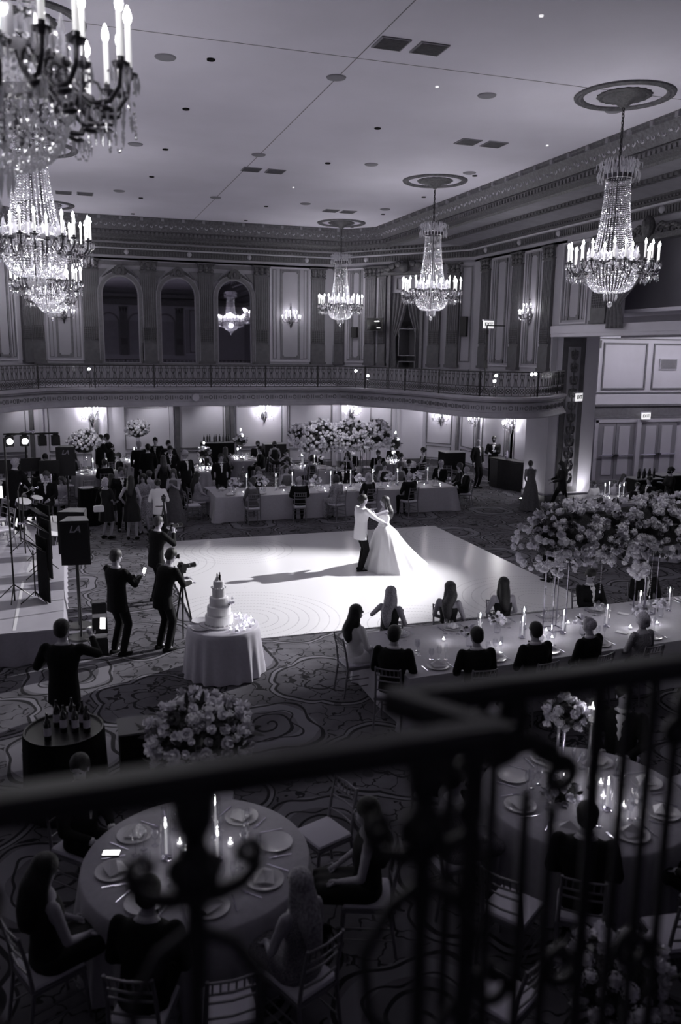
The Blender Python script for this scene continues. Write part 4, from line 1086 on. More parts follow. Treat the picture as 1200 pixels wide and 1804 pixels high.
def cluster_mesh(nm, m, seed, n=16):
    R = random.Random(seed); mb = MB(); mb.ell((0, 0, 0), (.36, .36, .32), 8, 5)
    for k in range(n):
        z = 1-1.5*(k+.5)/n; r = sqrt(max(0, 1-z*z)); a = k*2.4; nrm = Vector((r*cos(a), r*sin(a), z)); t1 = nrm.orthogonal().normalized(); t2 = nrm.cross(t1)
        c = nrm*.45
        for q in range(4):
            b = q*pi/2+R.uniform(0, 1.5); d = t1*cos(b)+t2*sin(b)
            s = d.cross(nrm); mb.add([c, c+d*.13+s*.09+nrm*.04, c+d*.22+nrm*.02, c+d*.13-s*.09+nrm*.04], [(0, 1, 2, 3)])
    return mb.mesh(nm, M[m], 60)
def leaf_mesh(nm, seed):
    mb = MB()
    pts = [(0, 0, 0), (-.16, .3, .06), (0, .3, 0), (.16, .3, .06), (-.14, .65, .02), (0, .65, -.03), (.14, .65, .02), (0, 1, -.12)]
    return mb.add(pts, [(0, 2, 1), (0, 3, 2), (1, 2, 5, 4), (2, 3, 6, 5), (4, 5, 7), (5, 6, 7)]).mesh(nm, M['leaf'], 60)
ROSE = [rose_mesh('rose', 'petal', 1), rose_mesh('rose', 'petal_md', 2), rose_mesh('rose', 'petal', 3, .7), rose_mesh('rose', 'petal_dk', 4)]
HYD = [cluster_mesh('hydrangea', 'petal', 1), cluster_mesh('hydrangea', 'petal_md', 2)]
LEAF = leaf_mesh('leaf', 1)
def stick(par, pos, nrm, size, R, wts=(.45, .2, .2, .15), hyd=.3, leafy=.25):
    q = Vector(nrm).to_track_quat('Z', 'Y')@Quaternion((0, 0, 1), R.uniform(0, 6.28))
    q = q@Euler((R.uniform(-.35, .35), R.uniform(-.35, .35), 0)).to_quaternion()
    u = R.random()
    if u < leafy: me, nm, s = LEAF, 'leaf', size*R.uniform(1.4, 2.1); q = q@Euler((rad(R.uniform(30, 75)), 0, 0)).to_quaternion()
    elif u < leafy+hyd: hk = R.random() < (.3 if wts[1] > .1 else .0); me, nm, s = HYD[hk], ('hydrangea', 'blush_hydrangea')[hk], size*R.uniform(1.2, 1.9)
    else: rk = R.choices((0, 1, 2, 3), wts)[0]; me, nm, s = ROSE[rk], ('rose', 'blush_rose', 'rosebud', 'mauve_rose')[rk], size*R.uniform(.65, 1.35)
    o = link(nm, me, par, pos, (0, 0, 0), s); o.rotation_euler = q.to_euler()
    return o
def flower_ball(par, c, rr, n, size, seed, squash=.8, full=False, **kw):
    R = random.Random(seed)
    core = MB().ell(c, (rr*.86, rr*.86, rr*.86*squash), 18, 12)
    core.v = [tuple(Vector(v)+Vector((R.uniform(-1, 1), R.uniform(-1, 1), R.uniform(-1, 1)))*rr*.06) for v in core.v]
    obj('foliage', core, M['foliage'], par, smooth=0)
    for k in range(n):
        z = 1-(1.75 if full else 1.55)*(k+.5)/n; r = sqrt(max(0, 1-z*z)); a = k*2.39996; nrm = Vector((r*cos(a), r*sin(a), z))
        p = Vector(c)+Vector((nrm.x*rr, nrm.y*rr, nrm.z*rr*squash))*R.uniform(.85, 1.05)
        stick(par, p, nrm, size, R, **kw)
def flower_hedge(par, x0, x1, cy, cz, ry_, rz_, n, size, seed, trail=None, wts=(.3, .25, .2, .25)):
    R = random.Random(seed); L = x1-x0
    rings = []
    for i in range(31):
        t = i/30; x = x0+L*t; k = min(1, sqrt(max(0.02, 1-(2*t-1)**8)))*(1+.1*sin(t*19+seed))
        rings.append([Vector((x, cy+ry_*.72*k*cos(a), cz+rz_*.72*k*sin(a)+.04*sin(t*23))) for a in [2*pi*j/14 for j in range(14)]])
    obj('foliage', MB().loft(rings), M['foliage'], par, smooth=0)
    for k in range(n):
        x = R.uniform(x0, x1); a = R.uniform(0, 2*pi)
        if R.random() < .8: a = R.uniform(1.0, 5.0)
        t = (x-x0)/L; k_ = min(1, sqrt(max(0.05, 1-(2*t-1)**8)))*(1+.1*sin(t*19+seed))
        nrm = Vector(((t-.5)**3*6, cos(a)/ry_*.4, sin(a)/rz_*.4)).normalized()
        stick(par, Vector((x, cy+ry_*k_*cos(a), cz+rz_*k_*sin(a)+.04*sin(t*23))), nrm, size*R.uniform(.7, 1.3), R, wts=wts, hyd=.30, leafy=.2)
def bead_strand(par, x, y, z0, z1, r=.009):
    mb = MB(); z = z0
    while z > z1: mb.octa((x, y, z), r, r*1.3); z -= r*3.2
    mb.ell((x, y, z1-.02), (r*1.8, r*1.8, r*2.4), 6, 4)
    o = obj('bead_strand', mb, M['crystal'], par); o['kind'] = 'stuff'
def frame_stand(par, x, y, z0, z1, w=.24, d=.24):
    for sx in (-1, 1):
        for sy in (-1, 1): obj('post', MB().box((x+sx*w/2, y+sy*d/2, (z0+z1)/2), (.014, .014, z1-z0)), M['acrylic'], par, smooth=0)
    for z in (z0+.01, z1-.01):
        for s in (-1, 1):
            obj('crossbar', MB().box((x, y+s*d/2, z), (w, .014, .014)).box((x+s*w/2, y, z), (.014, d, .014)), M['acrylic'], par, smooth=0)
posy0 = None
def posy(x, y, z, label, group, seed=1, s=1.0):
    global posy0
    if posy0 is None:
        t = thing('flower_posy', label, 'flowers', (x, y, z), 0, group)
        obj('vase', MB().lathe([(.001, .003), (.035, .005), (.045, .05), (.035, .1), (.04, .13)], 14), M['glass'], t)
        R = random.Random(5)
        for k in range(16):
            zz = 1-1.1*(k+.5)/16; r = sqrt(1-zz*zz); a = k*2.4; n_ = Vector((r*cos(a), r*sin(a), zz))
            stick(t, Vector((0, 0, .15))+n_*.075, n_, .042, R, leafy=.25, hyd=.15)
        posy0 = t
    else: t = dup(posy0, (x, y, z), seed*1.3, label, group)
    t.scale = (s,)*3
    return t

# ------------------------------------------------------------ front head table
FT = dict(cx=7.75, cy=10.52, L=7.4, W=1.85, deg=2.6)
long_table(FT['cx'], FT['cy'], FT['L'], FT['W'], FT['deg'], 'long head table running right from the centre in front of the dance floor', 'grey cloth over the long head table in front of the dance floor', 'linen')
def ft(u, v):
    a = rad(FT['deg']); return FT['cx']+u*cos(a)-v*sin(a), FT['cy']+u*sin(a)+v*cos(a)
W1 = 'the front head table'
for k, u in enumerate((-3.1, -2.2, -1.3, -.4, .55, 1.5, 2.4, 3.3)):
    x, y = ft(u, .68); setting(x, y, rad(-90+FT['deg']), W1, ORD[k]+' from left on the far side of')
    x, y = ft(u-.05, -.68); setting(x, y, rad(90+FT['deg']), W1, ORD[k]+' from left on the near side of')
x, y = ft(-3.42, .0); setting(x, y, rad(FT['deg']), W1, 'at the left end of')
tapers([ft(u, v)+(h,) for u, v, h in ((-2.05, .1, 1.15), (-1.15, .3, .95), (-.7, -.1, 1.05), (.15, -.05, 1), (1.0, .2, 1.2), (1.7, .3, 1.1), (2.6, .1, 1), (3.3, .3, 1.15), (-1.4, -.05, .9))], .765, W1, e=1.7)
posies([ft(u, v) for u, v in ((-2.35, -.12), (-1.65, .25), (-.45, -.25), (.75, -.1), (1.3, .05), (2.1, .1), (3.0, -.1))], .765, W1, 1.25)
votives([ft(u, v) for u, v in ((-2.6, .2), (-1.0, -.25), (-.35, .25), (-.9, .05), (.45, -.25), (1.0, -.22), (2.35, -.2), (2.9, .25), (-1.9, -.25))], .765, W1, .6)
for u, v, q in ((-2.0, .38, 'left of three beside the candles of'), (.85, .4, 'middle of three near the hedge of'), (.2, -.36, 'right of the white-haired man on')):
    x, y = ft(u, v); ware('menu', x, y, .762, .6, W1, q)

# tall flower hedge over the front table
hg = thing('flower_hedge', 'long raised hedge of white and blush flowers over the right end of the head table', 'flowers', (0, 0, 0))
HZ = 2.30
a_ = rad(FT['deg']); hg.location = (7.8, 10.75, 0); hg.rotation_euler = (0, 0, a_)
flower_hedge(hg, -1.2, 4.2, 0, HZ, .44, .42, 1050, .076, 5)
R = random.Random(8)
for cxx, czz, n, rr in ((-1.1, HZ-.15, 60, .40), (-.75, HZ-.35, 34, .30), (.7, HZ-.55, 24, .18), (.8, HZ-.72, 16, .13), (.2, HZ-.42, 14, .15), (2.2, HZ-.35, 20, .2)):
    for k in range(n):
        v = Vector((R.gauss(0, 1), R.gauss(0, 1), R.gauss(0, 1))).normalized()
        stick(hg, Vector((cxx, -.1, czz))+v*rr, v, .065, R, wts=(.8, .1, .1, 0), hyd=.65, leafy=.1)
for x in (-.78, 1.15, 3.1): frame_stand(hg, x, -.12 if x < 0 else .1, .765, HZ-.2)
for x, z1 in ((-1.1, 1.55), (-.98, 1.42), (-.1, 1.38), (.88, 1.2), (1.75, 1.35), (1.82, 1.3), (2.6, 1.4)): bead_strand(hg, x, -.3, HZ-.25, z1)

# ------------------------------------------------------------ far long table
BT = dict(cx=7.8, cy=24.25, L=7.7, W=1.5, deg=0)
long_table(7.8, 24.25, 7.7, 1.5, 0, 'long banquet table on the far side of the dance floor behind the couple', 'grey cloth on the long table behind the dancing couple', 'linen')
W2 = 'the far long table'
for k in range(8):
    setting(4.4+k*.95, 23.75, pi/2, W2, ORD[k]+' from left, near side of', False); setting(4.35+k*.95, 24.75, -pi/2, W2, ORD[k]+' from left, far side of', False)
tapers([(x, 24.2+.12*(k % 2)) for k, x in enumerate((5.0, 6.45, 7.65, 9.1, 9.9, 11.0, 5.9, 8.35))], .765, W2, 1.5, .8)
posies([(x, 24.12) for x in (5.5, 7.15, 8.6, 10.5, 4.6, 9.6)], .765, W2, 1.7)
votives([(x, 24.0) for x in (4.85, 5.3, 6.1, 6.85, 7.4, 8.1, 8.85, 9.5, 10.2, 10.75, 11.3)], .765, W2, .25)
h2 = thing('flower_hedge', 'long raised hedge of white flowers on chrome stands above the far long table', 'flowers', (0, 0, 0))
h2.location = (8.03, 24.35, 0)
flower_hedge(h2, -1.62, 1.62, 0, 2.38, .38, .42, 820, .074, 9, wts=(.55, .1, .25, .1))
R = random.Random(18)
for cxx, czz in ((-1.35, 2.05), (-.75, 2.0), (.3, 2.1), (.75, 2.25), (-.1, 2.2), (1.45, 2.25)):
    for k in range(16):
        v = Vector((R.gauss(0, 1), R.gauss(0, 1), R.gauss(0, 1.6))).normalized()
        stick(h2, Vector((cxx, -.3, czz))+Vector((v.x*.13, v.y*.08, v.z*.26)), v, .06, R, wts=(1, 0, 0, 0), hyd=.8, leafy=.05)
for x in (-1.1, .75): frame_stand(h2, x, 0, .765, 2.15, .12, .2)
for x in (-.55, -.2, .12, .45, 1.05): bead_strand(h2, x, -.2, 1.98, 1.3, .012)

# ------------------------------------------------------------ round tables
def dress_round(x, y, R_, where, n, full, a0=0, rr=None):
    for k in range(n):
        a = a0+2*pi*k/n; r = rr or R_-.25; setting(x+r*cos(a), y+r*sin(a), a+pi, where, 'at the '+dir8(a)+' of', full)
def round_set(x, y, R_, key, n=8, folds=22, m='linen', full=False, rr=None):
    round_table(x, y, R_, 'round dining table under a cloth, '+key[1], 'floor-length cloth on the round table '+key[1], m, None, folds)
    dress_round(x, y, R_, key[0], n, full, rr=rr)
def far_candles(x, y, key, nt, nv, seed):
    R = random.Random(seed)
    tapers([(x+.3*cos(k*2*pi/max(1, nt)+seed), y+.3*sin(k*2*pi/max(1, nt)+seed)) for k in range(nt)], .765, key[0], 1.3, .6)
    votives([(x+.2*cos(k*2*pi/nv+.3), y+.2*sin(k*2*pi/nv+.3)) for k in range(nv)], .765, key[0], .3)
RT = [((.85, 29.4), .85, ('the left back table', 'in front of the two embracing men'), 3, 4), ((2.15, 32.2), .75, ('the farthest left table', 'farthest back beneath the small flower ball'), 1, 3), ((4.55, 29.3), .85, ('the candle-tree table', 'bearing a candle tree left of centre'), 0, 8),
      ((6.3, 31.9), .8, ('the wine-bottle table', 'at the back beside the wine bottles'), 0, 8), ((8.2, 28.9), .95, ('the table behind the hedge', 'behind the left end of the flower hedge'), 3, 5), ((12.0, 29.6), .8, ('the back right table', 'bearing a candle tree at the back right'), 0, 9)]
for k, ((x, y), r, key, nt, nv) in enumerate(RT):
    round_set(x, y, r, key); far_candles(x, y, key, nt, nv, k)
round_set(14.2, 16.9, .95, ('the pale right table', 'beyond the near flower hedge at the right edge'), m='linen_lt'); KT = ('the pier table', 'where the children sit by the pier'); round_set(15.3, 20.4, .8, KT, 4)
far_candles(15.3, 20.4, KT, 4, 2, 3)
def stand_ball(x, y, label, zc, rr, n, size, seed):
    t = thing('flower_ball', label, 'flowers', (x, y, .765))
    obj('vase', MB().lathe([(.10, 0), (.11, .02), (.06, .06), (.07, zc-.765-rr*.6), (.12, zc-.765-rr*.4)], 18), M['glass'], t)
    flower_ball(t, (0, 0, zc-.765), rr, n, size, seed, leafy=.15, wts=(.7, .1, .2, .0))
stand_ball(.45, 29.2, 'round ball of white flowers on a tall vase at the left back table', 1.83, .5, 120, .08, 1)
stand_ball(2.45, 32.2, 'small ball of white flowers on a stand against the far wall', 1.95, .42, 90, .08, 2)
def candle_tree(x, y, label, seed, h=1.05):
    t = thing('candle_tree', label, 'centrepiece', (x, y, .765)); R = random.Random(seed)
    obj('stem', MB().lathe([(.09, 0), (.09, .015), (.02, .04), (.018, h*.7)], 12), M['silver'], t)
    flower_ball(t, (0, 0, h*.62), .22, 34, .075, seed, leafy=.35, wts=(.3, .4, .2, .1), squash=1.15)
    for k, (dx, dz) in enumerate(((0, h), (.05, h*.78), (-.14, h*.35))):
        g = obj('globe_holder', MB().lathe([(.03, -.05), (.055, 0), (.04, .06)], 12), M['glass'], t, (dx, -.1 if k else 0, dz))
        obj('flame', MB().ell((0, 0, 0), (.025, .025, .04), 8, 6), M['flame'], g)
    light('candle_glow', 'POINT', (x, y-.1, .765+h+.05), 1.5, shadow_soft_size=.04)
candle_tree(4.5, 29.2, 'flower-wrapped candle tree on the round table left of centre', 3, .95)
candle_tree(6.35, 31.8, 'flower-wrapped candle tree in front of the wine bottles', 4, 1.15)
candle_tree(11.9, 29.4, 'flower-wrapped candle tree right of the long flower hedge', 5, 1.15)

# near round tables
NL, NR = (.85, 6.35), (4.62, 6.25)
KL, KR = ('the near left table', 'in the lower left foreground under the rail'), ('the near right table', 'in the lower right foreground behind the balusters')
round_set(*NL, .95, KL, 8, 24, 'linen', True, .68); round_set(*NR, 1.0, KR, 8, 24, 'linen', True, .72)
tapers([(NL[0]+dx, NL[1]+dy, h) for dx, dy, h in ((-.25, .05, 1.0), (.16, -.1, .8), (.2, .22, 1.1), (-.12, -.17, .6))], .765, KL[0], e=.22, what='taper candle')
votives([(NL[0]+dx, NL[1]+dy) for dx, dy in ((-.02, -.22), (.3, .07), (-.12, .2))], .765, KL[0], .1)
nb = thing('flower_ball', 'large near ball of white roses rising behind the rail at the lower left', 'flowers', (.97, 6.9, .765))
obj('vase', MB().lathe([(.11, 0), (.12, .02), (.07, .06), (.07, .5), (.12, .62)], 24), M['glass'], nb)
flower_ball(nb, (0, 0, .82), .46, 230, .066, 21, squash=.78, leafy=.24, hyd=.12, wts=(.55, .25, .1, .1))
t = thing('flower_arrangement', 'pale roses in a silver stand beside the pillar candle on the near right table', 'flowers', (4.75, 6.85, .765))
obj('stem', MB().lathe([(.08, 0), (.08, .015), (.02, .04), (.02, .45)], 12), M['silver'], t)
flower_ball(t, (0, 0, .55), .2, 46, .062, 4, leafy=.25)
t = thing('flower_arrangement', 'low cluster of flowers beside a votive on the near right table', 'flowers', (4.35, 6.25, .765)); flower_ball(t, (0, 0, .08), .15, 30, .055, 6, leafy=.3, wts=(.2, .6, .1, .1))
t = thing('flower_arrangement', 'blurred pale blooms at the bottom right corner', 'flowers', (3.35, 4.05, .0)); obj('stand', MB().tube([(0, 0, 0), (0, 0, .7)], [.12, .06], 12), M['black'], t)
flower_ball(t, (0, 0, .85), .34, 80, .07, 7, leafy=.25, wts=(.3, .5, .1, .1))
def pillar(x, y, z, h, label):
    t = thing('hurricane_candle', label, 'candle', (x, y, z))
    obj('glass_bowl', MB().lathe([(.05, 0), (.07, .02), (.095, .2), (.085, .22)], 20), M['glass'], t); obj('stand', MB().lathe([(.07, -h), (.07, -h+.015), (.015, -h+.05), (.02, -.02), (.05, 0)], 14), M['crystal'], t)
    obj('candle', MB().tube([(0, 0, .01), (0, 0, .15)], .042, 16), M['wax'], t); obj('flame', MB().lathe([(.001, .155), (.012, .175), (.001, .215)], 8), M['flame'], t)
    light('candle_glow', 'POINT', (x, y, z+.25), 1.3, shadow_soft_size=.02)
pillar(5.0, 6.75, 1.25, .48, 'white pillar candle burning in a glass bowl on a tall crystal stand')
pillar(4.75, 6.95, 1.55, .78, 'tall unlit-looking pillar candle among the roses on the near right table')
votives([(NR[0]+dx, NR[1]+dy) for dx, dy in ((-.12, -.22), (.25, .1), (.12, -.12), (.2, -.33), (-.05, .3))], .765, KR[0], .25)
tapers([(NR[0]+dx, NR[1]+dy) for dx, dy in ((.03, -.3), (.12, .08))], .765, KR[0], .9, .3, 'taper candle')
# phones on the near table
def phone(loc, rot, label, on=True):
    t = link('phone', MB().box((0, 0, 0), (.075, .15, .009)).mesh('phone', M['plastic'], 0), None, loc, rot); tag(t, label, 'phone')
    if on: obj('display', MB().box((0, 0, .006), (.068, .14, .002)), M['screen'], t, smooth=0)
phone((.16, 6.6, .775), (0, 0, 1.3), 'phone with a lit screen lying on the near left table'); phone((.75, 5.62, .80), (0, 0, .3), 'dark phone lying on a napkin on the near left table', False)

# ------------------------------------------------------------ cake
CK = (2.13, 12.22)
round_table(CK[0], CK[1], .55, 'small round cake table at the front corner of the dance floor', 'satin cloth hanging in deep folds from the cake table', 'linen_lt', None, 17, .78)
ck = thing('wedding_cake', 'white five-tier wedding cake with a small couple on top', 'cake', (CK[0]-.06, CK[1]+.02, .785))
obj('cake_board', MB().lathe([(.001, 0), (.30, 0), (.30, .02), (.001, .02)], 36), M['china'], ck)
z = .02
for k, (r, h) in enumerate(((.215, .145), (.18, .145), (.142, .14), (.098, .145), (.08, .11))):
    ti = obj('cake_tier', MB().lathe([(.001, 0), (r, 0), (r+.003, h*.5), (r, h-.008), (r-.01, h), (.001, h)], 40), M['icing'], ck, (0, 0, z))
    if k in (0, 3):
        pe = MB()
        for q in range(22 if k == 0 else 13): a = q*2*pi/(22 if k == 0 else 13); pe.ell(((r+.012)*cos(a), (r+.012)*sin(a), .012 if k == 0 else h+.005), (.015, .015, .013), 6, 4)
        obj('bead_border', pe, M['icing'], ti)
    z += h
R = random.Random(4)
for q in range(9): stick(ck, Vector((.16+R.uniform(-.03, .05), -.05+R.uniform(-.06, .06), .38+R.uniform(-.06, .05))), (1, -.3, .3), .035, R, leafy=.3)
tp = thing('cake_topper', 'tiny bride and groom figure standing on the cake', 'figurine', (CK[0]-.06, CK[1]+.02, .785+z))
obj('gown_figure', MB().lathe([(.04, 0), (.025, .04), (.01, .07), (.012, .085), (.012, .11), (.002, .12)], 10, (-.02, 0, 0)), M['icing'], tp)
obj('suit_figure', MB().lathe([(.018, 0), (.016, .04), (.019, .085), (.008, .1), (.012, .12), (.002, .135)], 10, (.018, 0, 0)), M['black'], tp)
CKW = 'the cake table'; CKP = []
for q in range(26):
    a = -1.4+2.5*q/25; r = (.34, .47, .40)[q % 3]; x, y = CK[0]+r*cos(a), CK[1]+r*sin(a)
    if q % 2: o = link('rose', ROSE[0], None, (x, y, .8), (R.uniform(-.5, .5), R.uniform(-.5, .5), q), .045); tag(o, 'loose white rose by the cake, %s from the front' % ORD[q//2], 'flower', 'loose roses on the cake table')
    else: CKP.append((x, y))
votives(CKP, .782, CKW, .08)
for a, q in ((2.5, 'upper of two left of the cake on'), (3.45, 'lower of two left of the cake on')): ware('plate', CK[0]+.38*cos(a), CK[1]+.38*sin(a), .785, 0, 'the cake table', q)

# ------------------------------------------------------------ bar, podium, service pieces
def lathe_bar():
    t = thing('bar_counter', 'curved black bar counter under the gallery at the right', 'bar', (0, 0, 0))
    pts = [Vector(p) for p in ((15.1, 27.7), (15.15, 27.2), (15.33, 26.6), (15.5, 26.1), (15.62, 25.8))]
    vs = []; prof = [(0, 0), (0, 1.02), (.06, 1.04), (.06, 1.1), (-.38, 1.1), (-.38, 0)]
    for i, p in enumerate(pts):
        tt = (pts[min(i+1, 4)]-pts[max(i-1, 0)]).normalized(); nn = Vector((tt.y, -tt.x))
        for o_, z_ in prof: q = p+nn*o_; vs.append((q.x, q.y, z_))
    n = 6; fs = [(i*n+j, (i+1)*n+j, (i+1)*n+j+1, i*n+j+1) for i in range(4) for j in range(n-1)]+[tuple(range(n)), tuple(4*n+k for k in range(n-1, -1, -1))]
    obj('counter_body', MB().add(vs, fs), M['wood'], t, smooth=0)
    s = thing('drink_shaker', 'metal shaker standing on the black bar', 'shaker', (15.35, 26.9, 1.1)); obj('body', MB().lathe([(.001, 0), (.05, 0), (.065, .2), (.04, .27), (.02, .34), (.001, .34)], 16), M['silver'], s)
lathe_bar()
def box_thing(name, label, cat, c, d, m, rz=0, extra=None):
    t = thing(name, label, cat, (c[0], c[1], 0), rz)
    obj('body', MB().box((0, 0, d[2]/2), d), M[m], t, smooth=0)
    obj('top', MB().box((0, 0, d[2]+.01), (d[0]+.03, d[1]+.03, .02)), M['grid'], t, smooth=0)
    return t
box_thing('side_station', 'black draped side station behind the two men by the bar', 'table', (14.9, 30.6), (.9, .7, .95), 'black')
box_thing('lectern', 'dark wooden lectern against the far wall', 'lectern', (8.05, 33.3), (.9, .6, 1.15), 'wood')
box_thing('service_table', 'black draped service table by the alcove doors', 'table', (17.6, 22.0), (1.0, .7, 1.05), 'black')
box_thing('service_table', 'second black draped table right of the first by the alcove doors', 'table', (18.7, 22.2), (1.0, .7, 1.1), 'black')
box_thing('back_bar', 'black back bar holding wine bottles against the far wall', 'table', (5.7, 33.4), (1.3, .6, 1.25), 'black')
BN = {}
def bottle(x, y, z, label, group, lab=True):
    BN[group] = BN.get(group, 0)+1; label = 'dark wine bottle, %s from the left, %s' % (ORD[BN[group]-1], label)
    b = link('wine_bottle', BOT, None, (x, y, z)); tag(b, label, 'bottle', group)
    if lab: link('paper_label', BOTL, b)
BOT = MB().lathe([(.001, 0), (.037, 0), (.038, .02), (.038, .19), (.03, .22), (.014, .25), (.013, .31), (.001, .312)], 14).mesh('wine_bottle', M['wine']); BOTL = MB().lathe([(.0385, .06), (.0385, .15)], 14).mesh('paper_label', M['label'])
for k in range(9): bottle(5.15+.13*k+.02*(k % 2), 33.35+.1*(k % 3), 1.27, 'on the back bar against the far wall', 'bottles on the back bar', False)
for k in range(7): bottle(17.3+.1*k, 21.9+.08*(k % 2), 1.07, 'on the service table by the alcove doors', 'bottles on the alcove service table', False)
# bottle station in the left foreground
bs = thing('bottle_station', 'round black draped stand with wine bottles at the lower left', 'table', (-.22, 8.85, 0))
obj('drape', MB().lathe([(.46, .02), (.44, .4), (.43, .88), (.42, .9), (.001, .9)], 60, mod=lambda a, j, z: 1+.03*sin(a*14)*max(0, (.9-z))), M['black'], bs)
obj('tray_rim', MB().lathe([(.40, .9), (.42, .93), (.40, .93), (.39, .905), (.001, .905)], 40), M['plastic'], bs)
for k, (dx, dy) in enumerate(((-.16, -.2), (-.07, .12), (.0, -.04), (.09, .14), (.12, -.08), (.2, .04), (.24, -.12))): bottle(-.22+dx, 8.85+dy, .905, 'on the black foreground stand', 'bottles on the foreground stand')
box_thing('black_case', 'tall black draped case left of the near rose ball', 'case', (.62, 8.95), (.52, .42, .8), 'black')
# television and speakers on the upper gallery
p, a = onwall(WC, 2.35, 6.05, .45); tv = thing('television', 'black flat television on the upper corner wall right of the far chandelier', 'television', p, a)
obj('casing', MB().box((0, 0, 0), (.75, .06, .5)), M['plastic'], tv, smooth=0); obj('bezel', MB().box((0, -.032, 0), (.69, .01, .44)), M['wine'], tv, smooth=0); obj('wall_arm', MB().box((0, .07, 0), (.1, .1, .1)), M['iron'], tv, smooth=0)
obj('display', MB().box((.12, -.04, .12), (.22, .004, .035)).box((.2, -.04, -.14), (.16, .004, .02)), M['screen'], tv, smooth=0)
for wl, lxx, z_, h_, lb in ((WC, 1.15, 5.75, .42, 'small black wall speaker below the far chandelier'), (WC, 6.15, 5.95, .75, 'tall narrow black wall speaker on the corner panel')):
    p, a = onwall(wl, lxx, z_, .1); s = thing('wall_speaker', lb, 'speaker', p, a)
    obj('cabinet', MB().box((0, 0, 0), (.26, .18, h_)), M['plastic'], s, smooth=0); obj('driver', MB().tube([(0, -.09, 0), (0, -.1, 0)], .09, 14), M['cabinet'], s)

# ------------------------------------------------------------ figures
JOBS = []
def soft(name, mb, mats, parent, vox, extra=None, it=3, fac=.5):
    """one continuous surface grown over overlapping limbs (voxel remesh), done in one batch at the end"""
    me = bpy.data.meshes.new('src'); me.from_pydata(mb.v, [], mb.f)
    src = bpy.data.objects.new('src', me); COL.objects.link(src)
    m = src.modifiers.new('r', 'REMESH'); m.mode = 'VOXEL'; m.voxel_size = vox
    if it: s = src.modifiers.new('s', 'SMOOTH'); s.factor = fac; s.iterations = it
    o = link(name, bpy.data.meshes.new(name), parent)
    JOBS.append((src, o, mats, extra)); return o
def flush_jobs():
    dg = bpy.context.evaluated_depsgraph_get(); dg.update()
    for src, o, mats, extra in JOBS:
        ev = src.evaluated_get(dg); em = ev.to_mesh()
        n = len(em.vertices); co = np.empty(n*3, 'f'); em.vertices.foreach_get('co', co)
        fs = [tuple(p.vertices) for p in em.polygons]; vs = co.reshape(-1, 3).tolist()
        if extra is not None and extra.v:
            vs += [tuple(v) for v in extra.v]; fs += [tuple(i+n for i in f) for f in extra.f]
        me = o.data; me.from_pydata(vs, [], fs); me.materials.append(mats)
        me.polygons.foreach_set('use_smooth', [True]*len(me.polygons)); me.update()
        ev.to_mesh_clear()
    for src, *_ in JOBS:
        d = src.data; bpy.data.objects.remove(src); bpy.data.meshes.remove(d)
    JOBS.clear()

EYE = MB().ell((0, 0, 0), (.014, .008, .007), 8, 5).mesh('eye', M['hair'], 180)
MOUTH = MB().ell((0, 0, 0), (.024, .006, .006), 8, 4).mesh('mouth', M['hair_br'], 180)
def shoe_mesh(heel=False):
    mb = MB().loft([[Vector((w*cos(a), y, z0+h*(.5+.5*sin(a)))) for a in [2*pi*k/10 for k in range(10)]] for y, w, z0, h in ((-.09, .02, .01, .05), (-.07, .038, .0, .08), (0, .042, 0, .09), (.08, .048, 0, .06), (.15, .04, 0, .045), (.18, .015, .008, .025))])
    if heel: mb.box((0, -.07, .0), (.02, .02, .07))
    return mb.mesh('shoe', M['suit'], 60)
SHOE = shoe_mesh()
def ik(S, Wp, a, b, pole):
    S, Wp = Vector(S), Vector(Wp); d = Wp-S; L = max(.05, min(d.length, (a+b)*.995)); d.normalize(); Wp = S+d*L
    x = (a*a-b*b+L*L)/(2*L); hgt = sqrt(max(0, a*a-x*x)); p = Vector(pole); p = p-d*p.dot(d)
    if p.length < 1e-4: p = Vector((0, -1, 0))
    return S+d*x+p.normalized()*hgt, Wp
